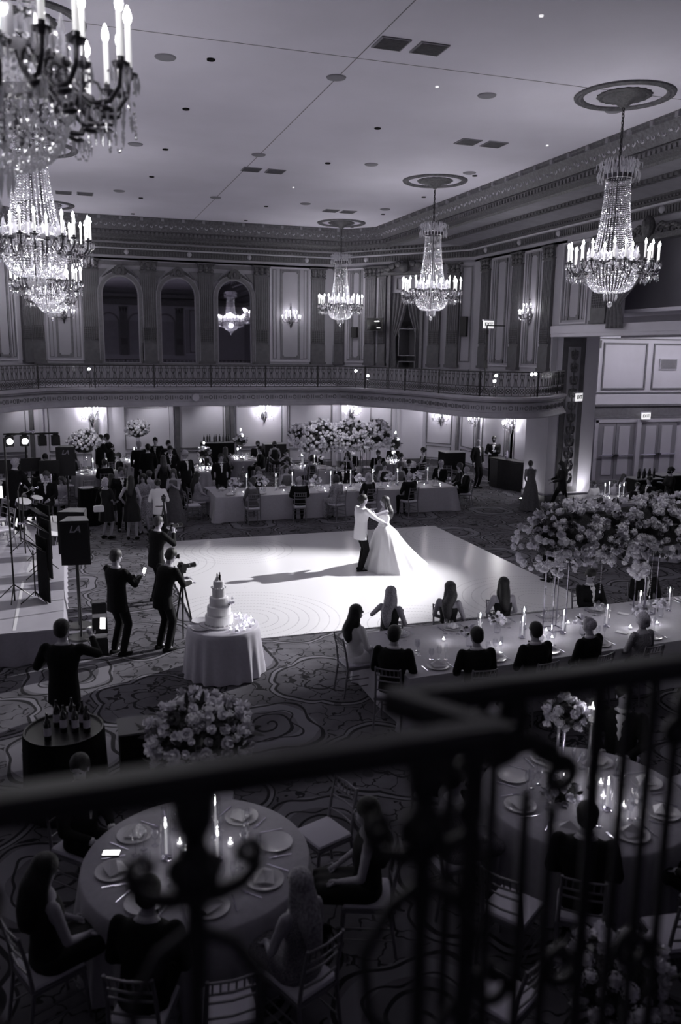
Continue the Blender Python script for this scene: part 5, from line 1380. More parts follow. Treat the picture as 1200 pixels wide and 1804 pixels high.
def person(label, x, y, face=0, H=1.75, sit=False, sex='m', out='suit', hair='short', hc='hair', skin='skin', lean=0, twist=0, head=(0, 0), hands=None, legs=None,
           vox=.022, z=0, group=None, mat_=None, tie='bow', seat_h=.47, mask=False, jacket='suit', shirt='white', knee=.42, trousers=None):
    """face: heading in degrees, 0 looks along +Y; hands: targets in the torso frame (x right, y front, z up from the pelvis)"""
    root = thing('person', label, 'person', (x, y, z), rad(face), group); s = H/1.78
    pz = (seat_h+.09) if sit else .95*s
    P = Vector((0, 0, pz)); Ru = Euler((0, 0, rad(twist))).to_matrix()@Euler((rad(-lean), 0, 0)).to_matrix()
    U = lambda a, b, c: P+Ru@(Vector((a, b, c))*s)
    fem = sex == 'f'; sw = .16 if fem else .205
    Rh = Ru@Euler((0, 0, rad(head[0]))).to_matrix()@Euler((rad(head[1]+lean*.6), 0, 0)).to_matrix()
    HC = U(0, .025, .70)
    Hd = lambda a, b, c: HC+Rh@(Vector((a, b, c))*s)
    hs = [U(-sw, 0, .475), U(sw, 0, .475)]
    if hands is None: hands = [(-.13, .26, .10), (.13, .26, .10)] if sit else [(-.25, .06, -.04), (.25, .06, -.04)]
    wr, el = [], []
    for k, sx in ((0, -1), (1, 1)):
        tgt = U(*hands[k]); e, w_ = ik(hs[k], tgt, .285*s, .26*s, Ru@Vector((sx*(.8 if sit else .55), -.5, -.75))); el.append(e); wr.append(w_)
    hip = [P+Vector((-.09*s, 0, -.02)), P+Vector((.09*s, 0, -.02))]
    if sit: kn = [Vector((-.11*s, knee, seat_h+.06)), Vector((.11*s, knee, seat_h+.06))]; an = [Vector((-.11*s, knee-.02, .09)), Vector((.11*s, knee-.02, .09))]
    else:
        legs = legs or ((-.11, .0), (.11, .0)); an = [Vector((lx_, ly_, .09)) for lx_, ly_ in legs]
        kn = [ik(hip[k], an[k], .44*s, .44*s, (0, 1, 0))[0] for k in (0, 1)]
    def ring(c, rx, ry, R_=Ru, n=16): return [c+R_@Vector((rx*s*cos(a), ry*s*sin(a), 0)) for a in [2*pi*i/n for i in range(n)]]
    I3 = Matrix.Identity(3)
    tors = [(-.10, .14, .11), (0, .165 if not fem else .17, .118), (.12, .145 if not fem else .125, .105), (.22, .145 if not fem else .118, .10), (.33, .165 if not fem else .14, .115), (.42, .172 if not fem else .145, .108), (.49, .15 if not fem else .125, .085), (.535, .08, .068)]
    def tloft(mb, g, rows): mb.loft([ring(U(0, 0, zz) if zz > 0 else P+Vector((0, 0, zz*s)), rx+g, ry+g, Ru if zz > 0 else I3) for zz, rx, ry in rows])
    # body: torso, neck, head, limbs, palms -> one surface
    b = MB(); tloft(b, 0, tors); b.cone(U(0, .0, .49), .058*s, Hd(0, -.01, -.06), .052*s)
    b.ell(Hd(0, -.008, .025), (.076*s, .095*s, .092*s), 14, 10, Rh); b.ell(Hd(0, .025, -.055), (.056*s, .062*s, .062*s), 12, 8, Rh)
    for k, sx in ((0, -1), (1, 1)):
        b.cone(hs[k], .052*s, el[k], .04*s, 8); b.cone(el[k], .04*s, wr[k], .028*s, 8)
        b.cone(hip[k], .085*s, kn[k], .055*s, 8); b.cone(kn[k], .055*s, an[k], .038*s, 8)
        b.cone(an[k], .038*s, an[k]+Vector((0, .08, -.05)), .03*s, 8)
        hd = (wr[k]-el[k]).normalized(); palm = wr[k]+hd*.05*s; b.cone(wr[k], .026*s, palm+hd*.02, .034*s, 8)
    ex = MB()
    for k, sx in ((0, -1), (1, 1)):
        hd = (wr[k]-el[k]).normalized(); side = hd.cross(Ru@Vector((0, 0, 1)));
        if side.length < .2: side = Ru@Vector((0, 1, 0))
        side.normalize(); nrm = side.cross(hd).normalized(); base = wr[k]+hd*.075*s
        for q in range(4):
            f0 = base+side*(-.027+.018*q)*s; ln = (.032, .037, .035, .028)[q]*s
            curl = nrm*-.35
            p1 = f0+(hd+curl*.3).normalized()*ln; p2 = p1+(hd+curl*1.6).normalized()*ln*.8; p3 = p2+(hd*.6+curl*3).normalized()*ln*.6
            ex.tube([f0-hd*.02, p1, p2, p3], [.0095*s, .009*s, .008*s, .006*s], 6)
        t0 = wr[k]+hd*.025*s+side*.028*s*sx; t1 = t0+(hd*.6+side*sx*.8).normalized()*.035*s; ex.tube([t0-side*sx*.015, t1, t1+(hd*.9+side*sx*.2).normalized()*.03*s], [.012*s, .010*s, .007*s], 6)
    ex.add([Hd(-.013, .088, -.015), Hd(.013, .088, -.015), Hd(0, .118, -.022), Hd(0, .09, .03), Hd(0, .085, -.03)], [(0, 2, 3), (1, 3, 2), (0, 4, 2), (1, 2, 4)])
    for sx in (-1, 1): ex.ell(Hd(sx*.076, -.005, -.005), (.010*s, .02*s, .03*s), 8, 6, Rh)
    soft('body', b, M[skin], root, vox, ex, 2)
    q = Rh.to_euler()
    for sx in (-1, 1): link('eye', EYE, root, Hd(sx*.031, .0875, .015), q, s)
    link('mouth', MOUTH, root, Hd(0, .0855, -.055), q, s)
    # hair
    if hair != 'bald':
        h = MB()
        if hair == 'short': h.ell(Hd(0, -.022, .042), (.094*s, .104*s, .098*s), 14, 9, Rh); h.ell(Hd(0, -.05, -.005), (.09*s, .07*s, .088*s), 12, 8, Rh)
        elif hair == 'receding': h.ell(Hd(0, -.045, .01), (.094*s, .078*s, .085*s), 14, 9, Rh)
        else:
            h.ell(Hd(0, -.022, .035), (.097*s, .11*s, .103*s), 14, 9, Rh)
            if hair in ('long', 'wavy', 'down'):
                k_ = .7 if hair != 'down' else 1.0; wv = .02 if hair == 'wavy' else .006
                pts = [Hd(0, -.05, .0), Hd(wv, -.085, -.11), U(-wv*1.5, -.12, .44), U(wv, -.14, .44-.15*k_), U(0, -.13, .44-.26*k_)]
                rr = (.085, .092, .095, .075, .03)
                for i in range(4): h.cone(pts[i], rr[i]*s, pts[i+1], rr[i+1]*s, 10)
                for sx in (-1, 1): h.cone(Hd(sx*.07, -.01, .02), .028*s, Hd(sx*.085, -.015, -.12), .034*s, 8); h.cone(Hd(sx*.085, -.015, -.12), .034*s, U(sx*.10, -.04, .42), .025*s, 8)
            elif hair == 'bob':
                for sx in (-1, 0, 1): h.cone(Hd(sx*.055, -.045, .01), .055*s, Hd(sx*.06, -.05, -.08), .048*s, 8)
            elif hair == 'bun': h.ell(Hd(0, -.125, .03), (.045*s,)*3, 10, 8); h.ell(Hd(0, -.05, -.02), (.078*s, .06*s, .07*s), 12, 8, Rh)
        soft('hair', h, M[hc], root, min(vox, .018), None, 1)
    if mask: obj('face_mask', MB().ell(Hd(0, .03, -.055), (.062*s, .07*s, .055*s), 12, 8, Rh), M['black'], root)
    if out in ('suit', 'jacket_off'):
        j = MB(); g = .022
        low = [(-.20, .175, .125), (-.1, .17, .12)] if not sit else [(-.06, .17, .12)]
        rows = low+[(0, .165, .118), (.12, .152, .112), (.22, .15, .108), (.33, .18, .125), (.42, .198, .12), (.485, .178, .09), (.525, .08, .06)]
        tloft(j, g, rows)
        for k in (0, 1):
            j.cone(hs[k], .068*s, el[k], .058*s, 10); j.cone(el[k], .053*s, wr[k]-(wr[k]-el[k]).normalized()*.015, .042*s, 10)
        soft('jacket' if out == 'suit' else 'shirt', j, M[jacket], root, vox, None, 2)
        t = MB()
        t.loft([ring(P+Vector((0, 0, zz*s)), rx, ry, I3) for zz, rx, ry in ((-.10, .17, .125), (0, .178, .13), (.06, .17, .125))])
        for k in (0, 1): t.cone(hip[k], .098*s, kn[k], .072*s, 10); t.cone(kn[k], .072*s, an[k]+Vector((0, 0, .0)), .058*s, 10)
        soft('trousers', t, M[trousers or jacket if jacket not in ('white',) else 'suit'], root, vox, None, 2)
        if out == 'suit':
            sp = MB(); rows = ((.545, .042, .075), (.48, .050, .122), (.40, .048, .146), (.30, .034, .146), (.22, .008, .138))
            vs = []
            for zz, wx, yy in rows: vs += [U(-wx, yy-.012, zz), U(0, yy+.004, zz), U(wx, yy-.012, zz)]
            sp.add(vs, [(3*i+c, 3*i+c+1, 3*i+c+4, 3*i+c+3) for i in range(4) for c in (0, 1)])
            obj('shirt_front', sp, M[shirt], root, smooth=180)
            if tie == 'bow': obj('bow_tie', MB().add([U(-.045, .112, .545), U(-.045, .112, .505), U(0, .118, .525), U(.045, .112, .545), U(.045, .112, .505)], [(0, 1, 2), (2, 4, 3)]), M['suit'], root, smooth=0)
            elif tie == 'long': obj('necktie', MB().add([U(-.016, .105, .54), U(.016, .105, .54), U(.028, .158, .30), U(0, .15, .24), U(-.028, .158, .30)], [(0, 1, 2, 3, 4)]), M['suit'], root, smooth=0)
            cl = MB().loft([ring(U(0, .005, zz), r_, r_*.95) for zz, r_ in ((.515, .075), (.562, .066))], caps=False)
            obj('collar', cl, M[shirt], root)
            for k in (0, 1):
                d = (wr[k]-el[k]).normalized(); obj('cuff', MB().tube([wr[k]-d*.02, wr[k]+d*.012], .037*s, 10), M[shirt], root)
    else:
        dm = M[mat_ or 'dress_dk']; j = MB(); g = .014
        top = [(0, .172, .122), (.12, .13, .108), (.22, .122, .105), (.33, .145, .125), (.40, .14, .115)]
        if out != 'strapless': top += [(.46, .13, .09), (.50, .10, .075)]
        tloft(j, g, top)
        if out in ('sleeved', 'gown_sleeved'):
            for k in (0, 1): j.cone(hs[k], .062*s, el[k], .05*s, 10); j.cone(el[k], .05*s, el[k].lerp(wr[k], .75), .045*s, 10)
        soft('bodice', j, dm, root, vox, None, 2)
        k2 = MB()
        if sit:
            k2.loft([ring(P+Vector((0, 0, zz*s)), rx, ry, I3) for zz, rx, ry in ((-.08, .19, .14), (.03, .18, .13))])
            for k in (0, 1): k2.cone(hip[k], .115*s, kn[k], .09*s, 10)
            k2.cone((hip[0]+hip[1])/2, .11*s, (kn[0]+kn[1])/2, .09*s, 10)
            if 'gown' in out:
                for k in (0, 1): k2.cone(kn[k], .10*s, an[k], .11*s, 10)
                k2.cone((kn[0]+kn[1])/2, .1*s, (an[0]+an[1])/2+Vector((0, .05, 0)), .13*s, 10)
            soft('skirt', k2, dm, root, vox, None, 3)
        else:
            hem = .02 if 'gown' in out else .52*s; n = 48; rings = []
            for t_ in (0, .12, .25, .45, .65, .85, 1):
                zz = (pz+.1*s)+(hem-(pz+.1*s))*t_; wide = .15+.05*min(1, t_*4)+(.17 if hem < .1 else .04)*t_**1.4
                rings.append([Vector((wide*s*cos(a)*(1+.06*t_*sin(a*9)), wide*.8*s*sin(a)*(1+.06*t_*sin(a*9+1)), zz)) for a in [2*pi*i/n for i in range(n)]])
            obj('skirt', MB().loft(rings, caps=False), dm, root, smooth=60)
    if not ('gown' in out) or sit:
        for k in (0, 1): link('shoe', SHOE, root, (an[k].x, an[k].y-.01, 0), (0, 0, rad((8, -8)[k])))
    return root
def world_pt(root, p): return Matrix.Translation(root.location)@Euler(root.rotation_euler).to_matrix().to_4x4()@Vector(p)

# ------------------------------------------------------------ the couple
gx, gy = 6.22, 17.35
person('groom in a white dinner jacket dancing with the bride', gx, gy, -78, 1.80, jacket='white', lean=3, head=(-6, -4), hands=((-.10, .32, .42), (.20, .50, .18)), hc='hair', vox=.014, legs=((-.08, .05), (.10, -.04)))
br = person('bride in a strapless white ball gown dancing with the groom', gx+.60, gy+.08, 84, 1.72, sex='f', out='strapless', mat_='gown', hair='wavy', hc='hair_br', head=(0, 2), lean=-2, hands=((-.24, .52, .46), (.14, .26, .42)), vox=.013)
for ch in list(kids(br)):
    if ch.name.startswith('skirt') or ch.name.startswith('shoe'): bpy.data.objects.remove(ch)
CH.clear()
rings = []; n = 120
for t_ in [i/16 for i in range(17)]:
    zz = 1.06-1.045*t_; rr = .135+.10*min(1, t_*6)+.50*t_**.95; row = []
    for i in range(n):
        a = 2*pi*i/n; fold = 1+.05*t_*sin(a*8+.6)+.035*t_*sin(a*13+2*t_)+.02*t_*sin(a*21)
        back = 1+.5*t_**1.3*max(0, -sin(a-.3)) if sin(a) < 0 else .74
        row.append(Vector((rr*fold*cos(a), rr*.92*fold*back*sin(a)-.06*t_, max(.012, zz+.02*t_*sin(a*8)*(t_ < .99)))))
    rings.append(row)
sk = MB().loft(rings, caps=False); obj('ball_gown_skirt', sk, M['gown'], br, smooth=80)
ov = MB().grid(lambda u, v: ((.27+.42*v)*cos(-2.6+1.5*u+.5*v), (.27+.52*v)*sin(-2.6+1.5*u+.5*v)-.04*v, .84-.70*v+.06*sin(u*pi)*v), 16, 14)
obj('overskirt_fold', ov, M['gown'], br, smooth=180)
obj('waist_band', MB().loft([[Vector((r_*cos(a), r_*.85*sin(a), z_)) for a in [2*pi*i/24 for i in range(24)]] for z_, r_ in ((1.10, .14), (1.03, .165))], caps=False), M['gown'], br)

# ------------------------------------------------------------ photographers, phone watchers, camera people (left)
def suit(label, x, y, f, H=1.78, **k): return person(label, x, y, f, H, **k)
r = suit('man in glasses and dark suit photographing the dance with a bright phone', .60, 13.45, -52, 1.80, hc='hair_br', head=(-8, -14), hands=((.06, .36, .30), (.14, .38, .32)), tie='long', vox=.016)
p = world_pt(r, (.12, .50, 1.33)); phone(p, (1.15, 0, rad(-52)), 'bright phone held up by the man in glasses')
ft_ = bpy.data.objects[[o.name for o in COL.objects if o.name.startswith('phone')][-1]]
r = suit('videographer in a dark suit bending to his camera on a tripod', 1.33, 13.45, -58, 1.76, lean=16, head=(0, -22), hands=((-.02, .40, .34), (.16, .42, .30)), vox=.016)
def video_camera(x, y, z, f, label, stand, tl, big=True):
    c = thing('video_camera', label, 'camera', (x, y, z), rad(f)); k = 1 if big else .8
    obj('camera_body', MB().box((0, 0, 0), (.13*k, .09*k, .11*k)).box((0, -.03, .07*k), (.06*k, .05*k, .04*k)), M['plastic'], c, smooth=20)
    obj('lens', MB().tube([(0, .04, 0), (0, .10*k, 0), (0, .11*k, 0), (0, .22*k, 0), (0, .23*k, 0), (0, .26*k, 0)], [.036, .036, .04, .04, .045, .045], 14), M['plastic'], c)
    obj('lens_ring', MB().tube([(0, .12*k, 0), (0, .14*k, 0)], .0415, 14), M['grid'], c)
    obj('viewfinder', MB().box((0, -.06, .03), (.05, .05, .04)), M['cabinet'], c, smooth=0)
    if stand:
        t = thing('tripod', tl, 'tripod', (x, y, 0), rad(f))
        obj('head', MB().box((0, 0, z-.08), (.08, .1, .05)).tube([(0, 0, z-.3), (0, 0, z-.1)], .02, 8), M['plastic'], t)
        for q in range(3):
            a = q*2*pi/3+.5; lg = obj('leg', MB().tube([(0, 0, z-.2), (.12*cos(a), .12*sin(a), (z-.2)*.5), (.24*cos(a), .24*sin(a), .0)], [.02, .016, .012], 6), M['plastic'], t)
    return c
video_camera(1.70, 13.68, 1.36, -62, 'video camera with a long lens on the near tripod', True, 'black tripod holding the long-lens video camera')
r = suit('photographer in black raising a camera left of the dance floor', 1.50, 16.2, -62, 1.76, lean=6, head=(0, -8), hc='hair_br', hands=((-.06, .30, .56), (.16, .28, .50)), vox=.016)
p = world_pt(r, (.0, .42, 1.50)); video_camera(p.x, p.y, p.z, -62, 'camera held at eye level by the photographer in black', False, '', False)
p = world_pt(r, (.30, .10, .98)); video_camera(p.x, p.y, p.z, -100, 'second camera hanging at the photographer’s hip', False, '', False)
r = person('camerawoman in a white shirt bent over a tripod camera', 2.15, 21.7, 0, 1.68, sex='f', out='jacket_off', jacket='white', hair='bun', lean=28, head=(0, -18), hands=((-.14, .32, .28), (.14, .32, .28)), vox=.02, trousers='suit')
video_camera(2.18, 20.95, 1.28, 170, 'dark camera on the far tripod in front of the white shirt', True, 'black tripod standing before the woman in a white shirt', False)
r = suit('man seen from behind lifting a lit phone beside the stage', -.22, 9.95, -18, 1.80, hc='hair', head=(-18, 4), hands=((-.22, .26, .34), (.24, .36, .52)), lean=4, vox=.018)
p = world_pt(r, (.36, .50, 1.60)); phone(p, (1.35, 0, rad(-18)), 'lit phone raised by the man at the lower left')
# guests standing behind, left of centre
suit('man in black embracing another under the left sconce, nearer the sconce', 1.0, 31.1, -60, 1.90, lean=4, hands=((.05, .3, .4), (.3, .25, .35)), vox=.03, group=None)
suit('broad man in black embraced from the left under the sconce', 1.38, 31.25, 75, 1.92, lean=8, hands=((.0, .35, .35), (.25, .3, .3)), vox=.03)
suit('grey-haired man in black standing near the small flower ball', 2.25, 29.2, 20, 1.84, hc='hair_gr', hair='short', vox=.03)
suit('dark-haired man in black close beside the standing grey-haired man', 2.50, 28.6, 10, 1.80, vox=.03)
suit('young man in black tie facing two others below the small flower ball', 2.92, 30.3, 165, 1.84, vox=.03)
suit('waiter in black carrying a tray against the far wall', 3.3, 29.6, 190, 1.80, hands=((-.15, .3, .3), (.2, .32, .42)), vox=.03, tie='bow')
suit('man with a long dark tie and open jacket standing left of centre', 3.15, 27.7, 172, 1.82, tie='long', vox=.028)
suit('man in a tuxedo with a pocket square turning away left of centre', 3.42, 26.0, 205, 1.86, head=(35, -28), lean=-3, vox=.026, hc='hair_gr')
suit('young man in a tuxedo standing behind the far long table', 4.5, 25.75, 178, 1.76, vox=.022)
person('woman with a long curly mane in a dark dress seen from behind', 2.78, 26.4, 5, 1.68, sex='f', out='gown', mat_='dress_dk', hair='down', hc='hair_br', vox=.028)
person('older woman in a black dress and pumps with a white handbag', .82, 22.3, -35, 1.64, sex='f', out='sleeved', mat_='dress_dk', hair='bob', hc='hair_gr', hands=((.02, .24, .12), (.16, .26, .12)), vox=.02)
bg = thing('handbag', 'white handbag hanging at the older woman’s side', 'bag', (.62, 22.05, .78)); obj('bag_body', MB().loft([[Vector((sx*.13*k, sy*.05*k, z_)) for sx, sy in ((1, 1), (-1, 1), (-1, -1), (1, -1))] for k, z_ in ((.9, 0), (1.05, .03), (1, .14), (.7, .17))]), M['white'], bg)
obj('strap', MB().tube([(-.1, 0, .15), (-.02, 0, .5), (.12, .1, .62)], .006, 5), M['black'], bg)
suit('tall man in a dark suit and long tie behind the older woman', 1.28, 23.1, -170, 1.80, tie='long', vox=.022)
person('young woman in a sleeveless black dress and strappy heels', 1.45, 22.0, -12, 1.72, sex='f', out='dress', mat_='dress_dk', hair='long', hc='hair', hands=((-.22, .12, .08), (.22, .04, -.02)), vox=.02)
person('woman in a pale lace dress with very long dark hair', 1.82, 22.55, 160, 1.68, sex='f', out='dress', mat_='lace', hair='down', hc='hair', hands=((-.1, .2, .2), (.1, .2, .18)), vox=.02)
person('woman with a light jacket over a dark dress behind the lace dress', 2.05, 23.3, 10, 1.66, sex='f', out='sleeved', mat_='dress_lt', hair='bun', hc='hair_br', vox=.024)
person('woman in a pale two-tone evening gown clasping her hands', 2.72, 23.3, 160, 1.68, sex='f', out='gown', mat_='dress_md', hair='long', hc='hair_br', hands=((-.03, .28, .36), (.04, .28, .36)), vox=.02)
person('girl holding a toddler in the dark left of the guests', 1.05, 24.0, 0, 1.5, sex='f', out='dress', mat_='dress_dk', hair='long', vox=.03)

# guests seated along the far long table
def seated(label, x, y, f, ch=True, sex='m', H=1.74, cg='chairs at the far long table', cl='chair of %s', **k):
    r = person(label, x, y, f, H, sit=True, sex=sex, **k)
    if ch: 
        c = chair(x, y, f, cl % ('the '+label), cg)
    return r
seated('woman in a pale blouse at the far long table’s left end', 3.55, 24.55, -80, sex='f', out='gown_sleeved', mat_='dress_lt', hair='down', vox=.022)
seated('woman in a grey gown, back turned, at the far long table', 4.95, 23.15, 0, sex='f', out='gown_sleeved', mat_='dress_md', hair='bob', hc='hair_br', head=(60, 0), twist=20, vox=.022)
seated('bald man in a dark suit turning right at the far long table', 6.35, 23.1, -10, hair='receding', hc='hair_gr', head=(-60, 0), vox=.022)
seated('woman in a patterned wrap at the far long table', 7.5, 23.1, 20, sex='f', out='gown_sleeved', mat_='lace', hair='bob', hc='hair_br', head=(-50, 0), vox=.022)
seated('white-haired woman in black right behind the groom', 8.55, 23.2, 10, sex='f', out='gown_sleeved', mat_='dress_dk', hair='bob', hc='hair_gr', head=(-30, 0), vox=.022)
seated('grey-haired man in black on a chiavari chair right of the bride', 9.85, 23.1, 15, hair='receding', hc='hair_gr', head=(35, 0), vox=.022)
seated('man sitting sideways at the far long table’s right end', 12.15, 23.9, 75, hair='receding', hc='hair_gr', lean=-4, vox=.022, head=(20, 0))
seated('woman in black behind the man sitting sideways', 12.35, 24.7, 80, sex='f', out='gown_sleeved', mat_='dress_dk', hair='bob', hc='hair_br', vox=.024)
seated('older man in black leaning in beyond the woman in black', 12.0, 25.45, 120, hair='short', hc='hair_gr', vox=.024)
seated('woman applauding on the far side of the table near its left end', 5.6, 25.35, 180, sex='f', out='dress', mat_='dress_dk', hair='bun', hc='hair_br', hands=((-.02, .24, .5), (.03, .24, .5)), vox=.024)
seated('woman in a v-neck grey dress facing us over the far long table', 6.55, 25.45, 185, sex='f', out='dress', mat_='dress_md', hair='short', vox=.024)
seated('man in glasses and tuxedo facing us beneath the flower hedge', 8.45, 25.5, 178, H=1.84, vox=.024)
seated('smiling woman facing us under the right half of the flower hedge', 9.95, 25.5, 180, sex='f', out='dress', mat_='dress_dk', hair='bun', hc='hair_br', vox=.026)
seated('young man with head bent right of the far hedge', 11.0, 25.9, 165, head=(10, -30), vox=.026)
seated('girl with long hair facing us beside the bent young man', 10.55, 25.6, 190, sex='f', out='dress', mat_='dress_md', hair='long', hc='hair_br', vox=.026, H=1.6)
# around the rear tables: people and chairs placed one by one
REAR = [('woman with dark hair seated behind the round table at far left', .1, 30.4, 160, 'f', 'dress_dk', 'long'), ('man in black bowed over the left back table', 1.6, 29.9, 100, 'm', 0, 'short'), ('woman in dark dress seated under the small flower ball', 1.5, 32.7, 200, 'f', 'dress_dk', 'long'),
        ('woman with long dark hair behind the candle tree table', 4.75, 30.5, 180, 'f', 'dress_dk', 'long'), ('woman with thick dark hair at the wine bottle table', 5.55, 30.8, -30, 'f', 'dress_dk', 'wavy'), ('man in profile with grey tie at the wine bottle table', 6.9, 30.8, 75, 'm', 0, 'short'),
        ('bearded man in a mask by the right of the wine table', 7.2, 32.6, 175, 'm', 0, 'short'), ('curly-haired woman in a mask next to the lectern', 7.85, 32.4, 180, 'f', 'dress_dk', 'bob'), ('woman clapping high behind the applauding woman', 7.1, 27.4, 150, 'f', 'dress_md', 'long'),
        ('woman covering her face with raised hands near the lectern', 7.65, 29.6, 150, 'f', 'dress_dk', 'short'), ('older man in a light tie left of the flower hedge', 8.9, 30.1, 200, 'm', 0, 'receding'), ('woman seated below the left part of the hedge', 9.55, 28.2, 140, 'f', 'dress_dk', 'bob'),
        ('dark-suited man below the middle of the hedge', 10.1, 29.4, 170, 'm', 0, 'short'), ('man in white collar under the hedge right half', 10.9, 28.6, 160, 'm', 0, 'short'), ('woman in dark lace under the hedge right end', 11.4, 27.6, 190, 'f', 'dress_md', 'bun'),
        ('woman leaning back in black at the back right table', 12.95, 29.1, 60, 'f', 'dress_dk', 'bun'), ('man behind the candle tree at the back right', 12.3, 30.6, 170, 'm', 0, 'short'), ('seated guest in black at the far left edge by the dj', -1.3, 27.4, -20, 'm', 0, 'short'),
        ('woman in a dark top behind the left loudspeaker', -.35, 28.3, 170, 'f', 'dress_dk', 'long'), ('guest leaning over the plates at the left back table', 1.05, 28.25, 0, 'm', 0, 'short'), ('woman with tied hair left of the hedge stands', 8.0, 27.6, 10, 'f', 'dress_dk', 'bun'), ('guest with bowed head behind the far long table’s right part', 10.3, 26.9, 170, 'f', 'dress_md', 'short')]
for k, (lb, x, y, f, sx, mt, hr) in enumerate(REAR):
    kw = dict(sex=sx, hair=hr, vox=.032, hc=('hair', 'hair_br', 'hair')[k % 3] if hr != 'receding' else 'hair_gr')
    if sx == 'f': kw.update(out='dress', mat_=mt)
    if 'clap' in lb or 'covering' in lb: kw['hands'] = ((-.03, .22, .58), (.03, .22, .58))
    if 'mask' in lb: kw['mask'] = True
    seated(lb, x, y, f, **kw)
# empty chairs round the rear tables
for k, (x, y, f) in enumerate(((4.35, 26.9, 95), (5.05, 26.7, 100), (5.35, 27.6, 60), (1.5, 30.6, 190), (-.2, 28.6, -70), (.5, 26.9, 0), (3.35, 24.0, -85), (9.0, 27.3, 10), (7.1, 28.2, -60), (11.1, 30.3, -120), (12.6, 25.9, 110), (12.9, 26.9, 150), (12.4, 28.3, 20), (5.5, 28.6, 70), (3.5, 28.7, -50))):
    chair(x, y, f, 'empty champagne chiavari chair %s' % ('between the candle tree table and the tuxedoed young man', 'just left of the wine table', 'with its back to the tuxedoed young man', 'behind the left back table', 'by the left loudspeaker', 'in front of the left back table', 'at the left corner of the far long table', 'under the left end of the hedge', 'left of the hedge table', 'beyond the hedge table', 'behind the far table right end', 'right of the back right guests', 'in front of the back right table', 'right of the candle tree table', 'left of the candle tree table')[k])

# front head table ------------------------------------------------
def ftp(u, v): return ft(u, v)
def fseat(label, u, v, f, **k):
    x, y = ftp(u, v); k.setdefault('vox', .018)
    return seated(label, x, y, f, **k)
fseat('woman with long blonde hair turned to the dance floor', -3.02, 1.22, 150, sex='f', out='dress', mat_='dress_dk', hair='down', hc='hair_bl', twist=165, head=(8, 0), hands=((-.2, .22, .42), (.1, .26, .15)))
fseat('woman with long dark hair and bare shoulders watching the couple', -2.0, 1.18, 175, sex='f', out='strapless', mat_='dress_dk', hair='down', hc='hair_br', twist=150, head=(40, 0))
fseat('dark-haired woman in an open-back black dress with a candle at her side', -1.02, 1.12, 178, sex='f', out='strapless', mat_='dress_dk', hair='long', hc='hair', twist=170)
fseat('bearded man looking down at his phone across the head table', .72, 1.15, 180, head=(0, -28), hands=((-.06, .32, .24), (.08, .32, .24)))
fseat('man in a dark suit turned left beneath the near hedge', 1.95, 1.2, 170, head=(45, -8), tie='long')
fseat('woman in a cream blouse with long dark wavy hair', -3.88, .55, -85, sex='f', out='gown_sleeved', mat_='white', hair='wavy', hc='hair', head=(-10, 0), H=1.72, twist=10)
fseat('broad man in black at the left corner of the head table', -3.82, -.65, -35, lean=4, H=1.82)
fseat('dark-haired man in black second along the near side of the head table', -2.75, -1.05, -6, lean=6, H=1.78, head=(10, 0))
fseat('dark-haired man with a white collar third along the near side', -1.86, -1.1, 6, H=1.78, lean=3)
fseat('white-haired man in black at the head table’s near side', -.95, -1.1, 18, hair='receding', hc='hair_gr', lean=4, head=(12, 0))
fseat('grey-haired woman in a sequinned top at the head table', -.02, -1.05, 5, sex='f', out='sleeved', mat_='sequin', hair='bob', hc='hair_gr', H=1.66)
fseat('dark-haired woman in black at the right edge of the head table', 1.15, -.98, 10, sex='f', out='dress', mat_='dress_dk', hair='long', hc='hair', H=1.7)
# near left round table
def around(c, a, r, label, **k):
    x, y = c[0]+r*cos(rad(a)), c[1]+r*sin(rad(a)); k.setdefault('vox', .02)
    return seated(label, x, y, a+90, cg=None, **k)
around(NL, 135, 1.32, 'young man in black tie left of the near rose ball', head=(-60, -10), H=1.76)
around(NL, 205, 1.32, 'dark figure with long hair left of the near left table', head=(0, -20), sex='f', out='dress', hair='long')
around(NL, 245, 1.30, 'man in black with his back to us at the near left table', lean=12, H=1.78)
around(NL, 295, 1.36, 'woman with straight blonde hair at the near left table', sex='f', out='dress', mat_='sequin', hair='down', hc='hair_bl', H=1.68)
around(NL, 340, 1.45, 'woman with long dark hair right of the near left table', sex='f', out='dress', hair='down', hc='hair', H=1.72)
for k, a in enumerate((75, 20, 270)): x, y = NL[0]+1.35*cos(rad(a)), NL[1]+1.35*sin(rad(a)); chair(x, y, a+90, 'empty chiavari chair %s' % ('behind the near rose ball', 'right of the near left table', 'closest to us at the near left table')[k])
# near right round table
around(NR, 40, 1.45, 'man in profile with a white collar beside the pillar candle', head=(30, 0), H=1.8)
around(NR, 100, 1.5, 'woman in a grey shawl behind the roses on the near right table', sex='f', out='gown_sleeved', mat_='dress_lt', hair='long', hc='hair_br')
around(NR, 140, 1.5, 'man in a white collar hidden behind the rail corner', head=(20, -10))
around(NR, 185, 1.5, 'woman in glittering sequins left of the near right table', sex='f', out='sleeved', mat_='sequin', hair='bun')
around(NR, 235, 1.35, 'man in black with white collar nearest at the near right table', lean=6, H=1.8)
around(NR, 285, 1.4, 'man in black lowest at the near right table behind the balusters', lean=6)
around(NR, 330, 1.45, 'dark-haired guest at the right edge of the near right table', sex='f', out='dress', hair='bob')
for k, a in enumerate((215, 262, 10)): x, y = NR[0]+1.6*cos(rad(a)), NR[1]+1.6*sin(rad(a)); chair(x, y, a+90, 'empty chiavari chair %s' % ('left of the near right table', 'nearest the balusters at the near right table', 'right of the near right table')[k])
chair(2.75, 4.5, 30, 'chiavari chair low in the foreground beside the corner flowers')

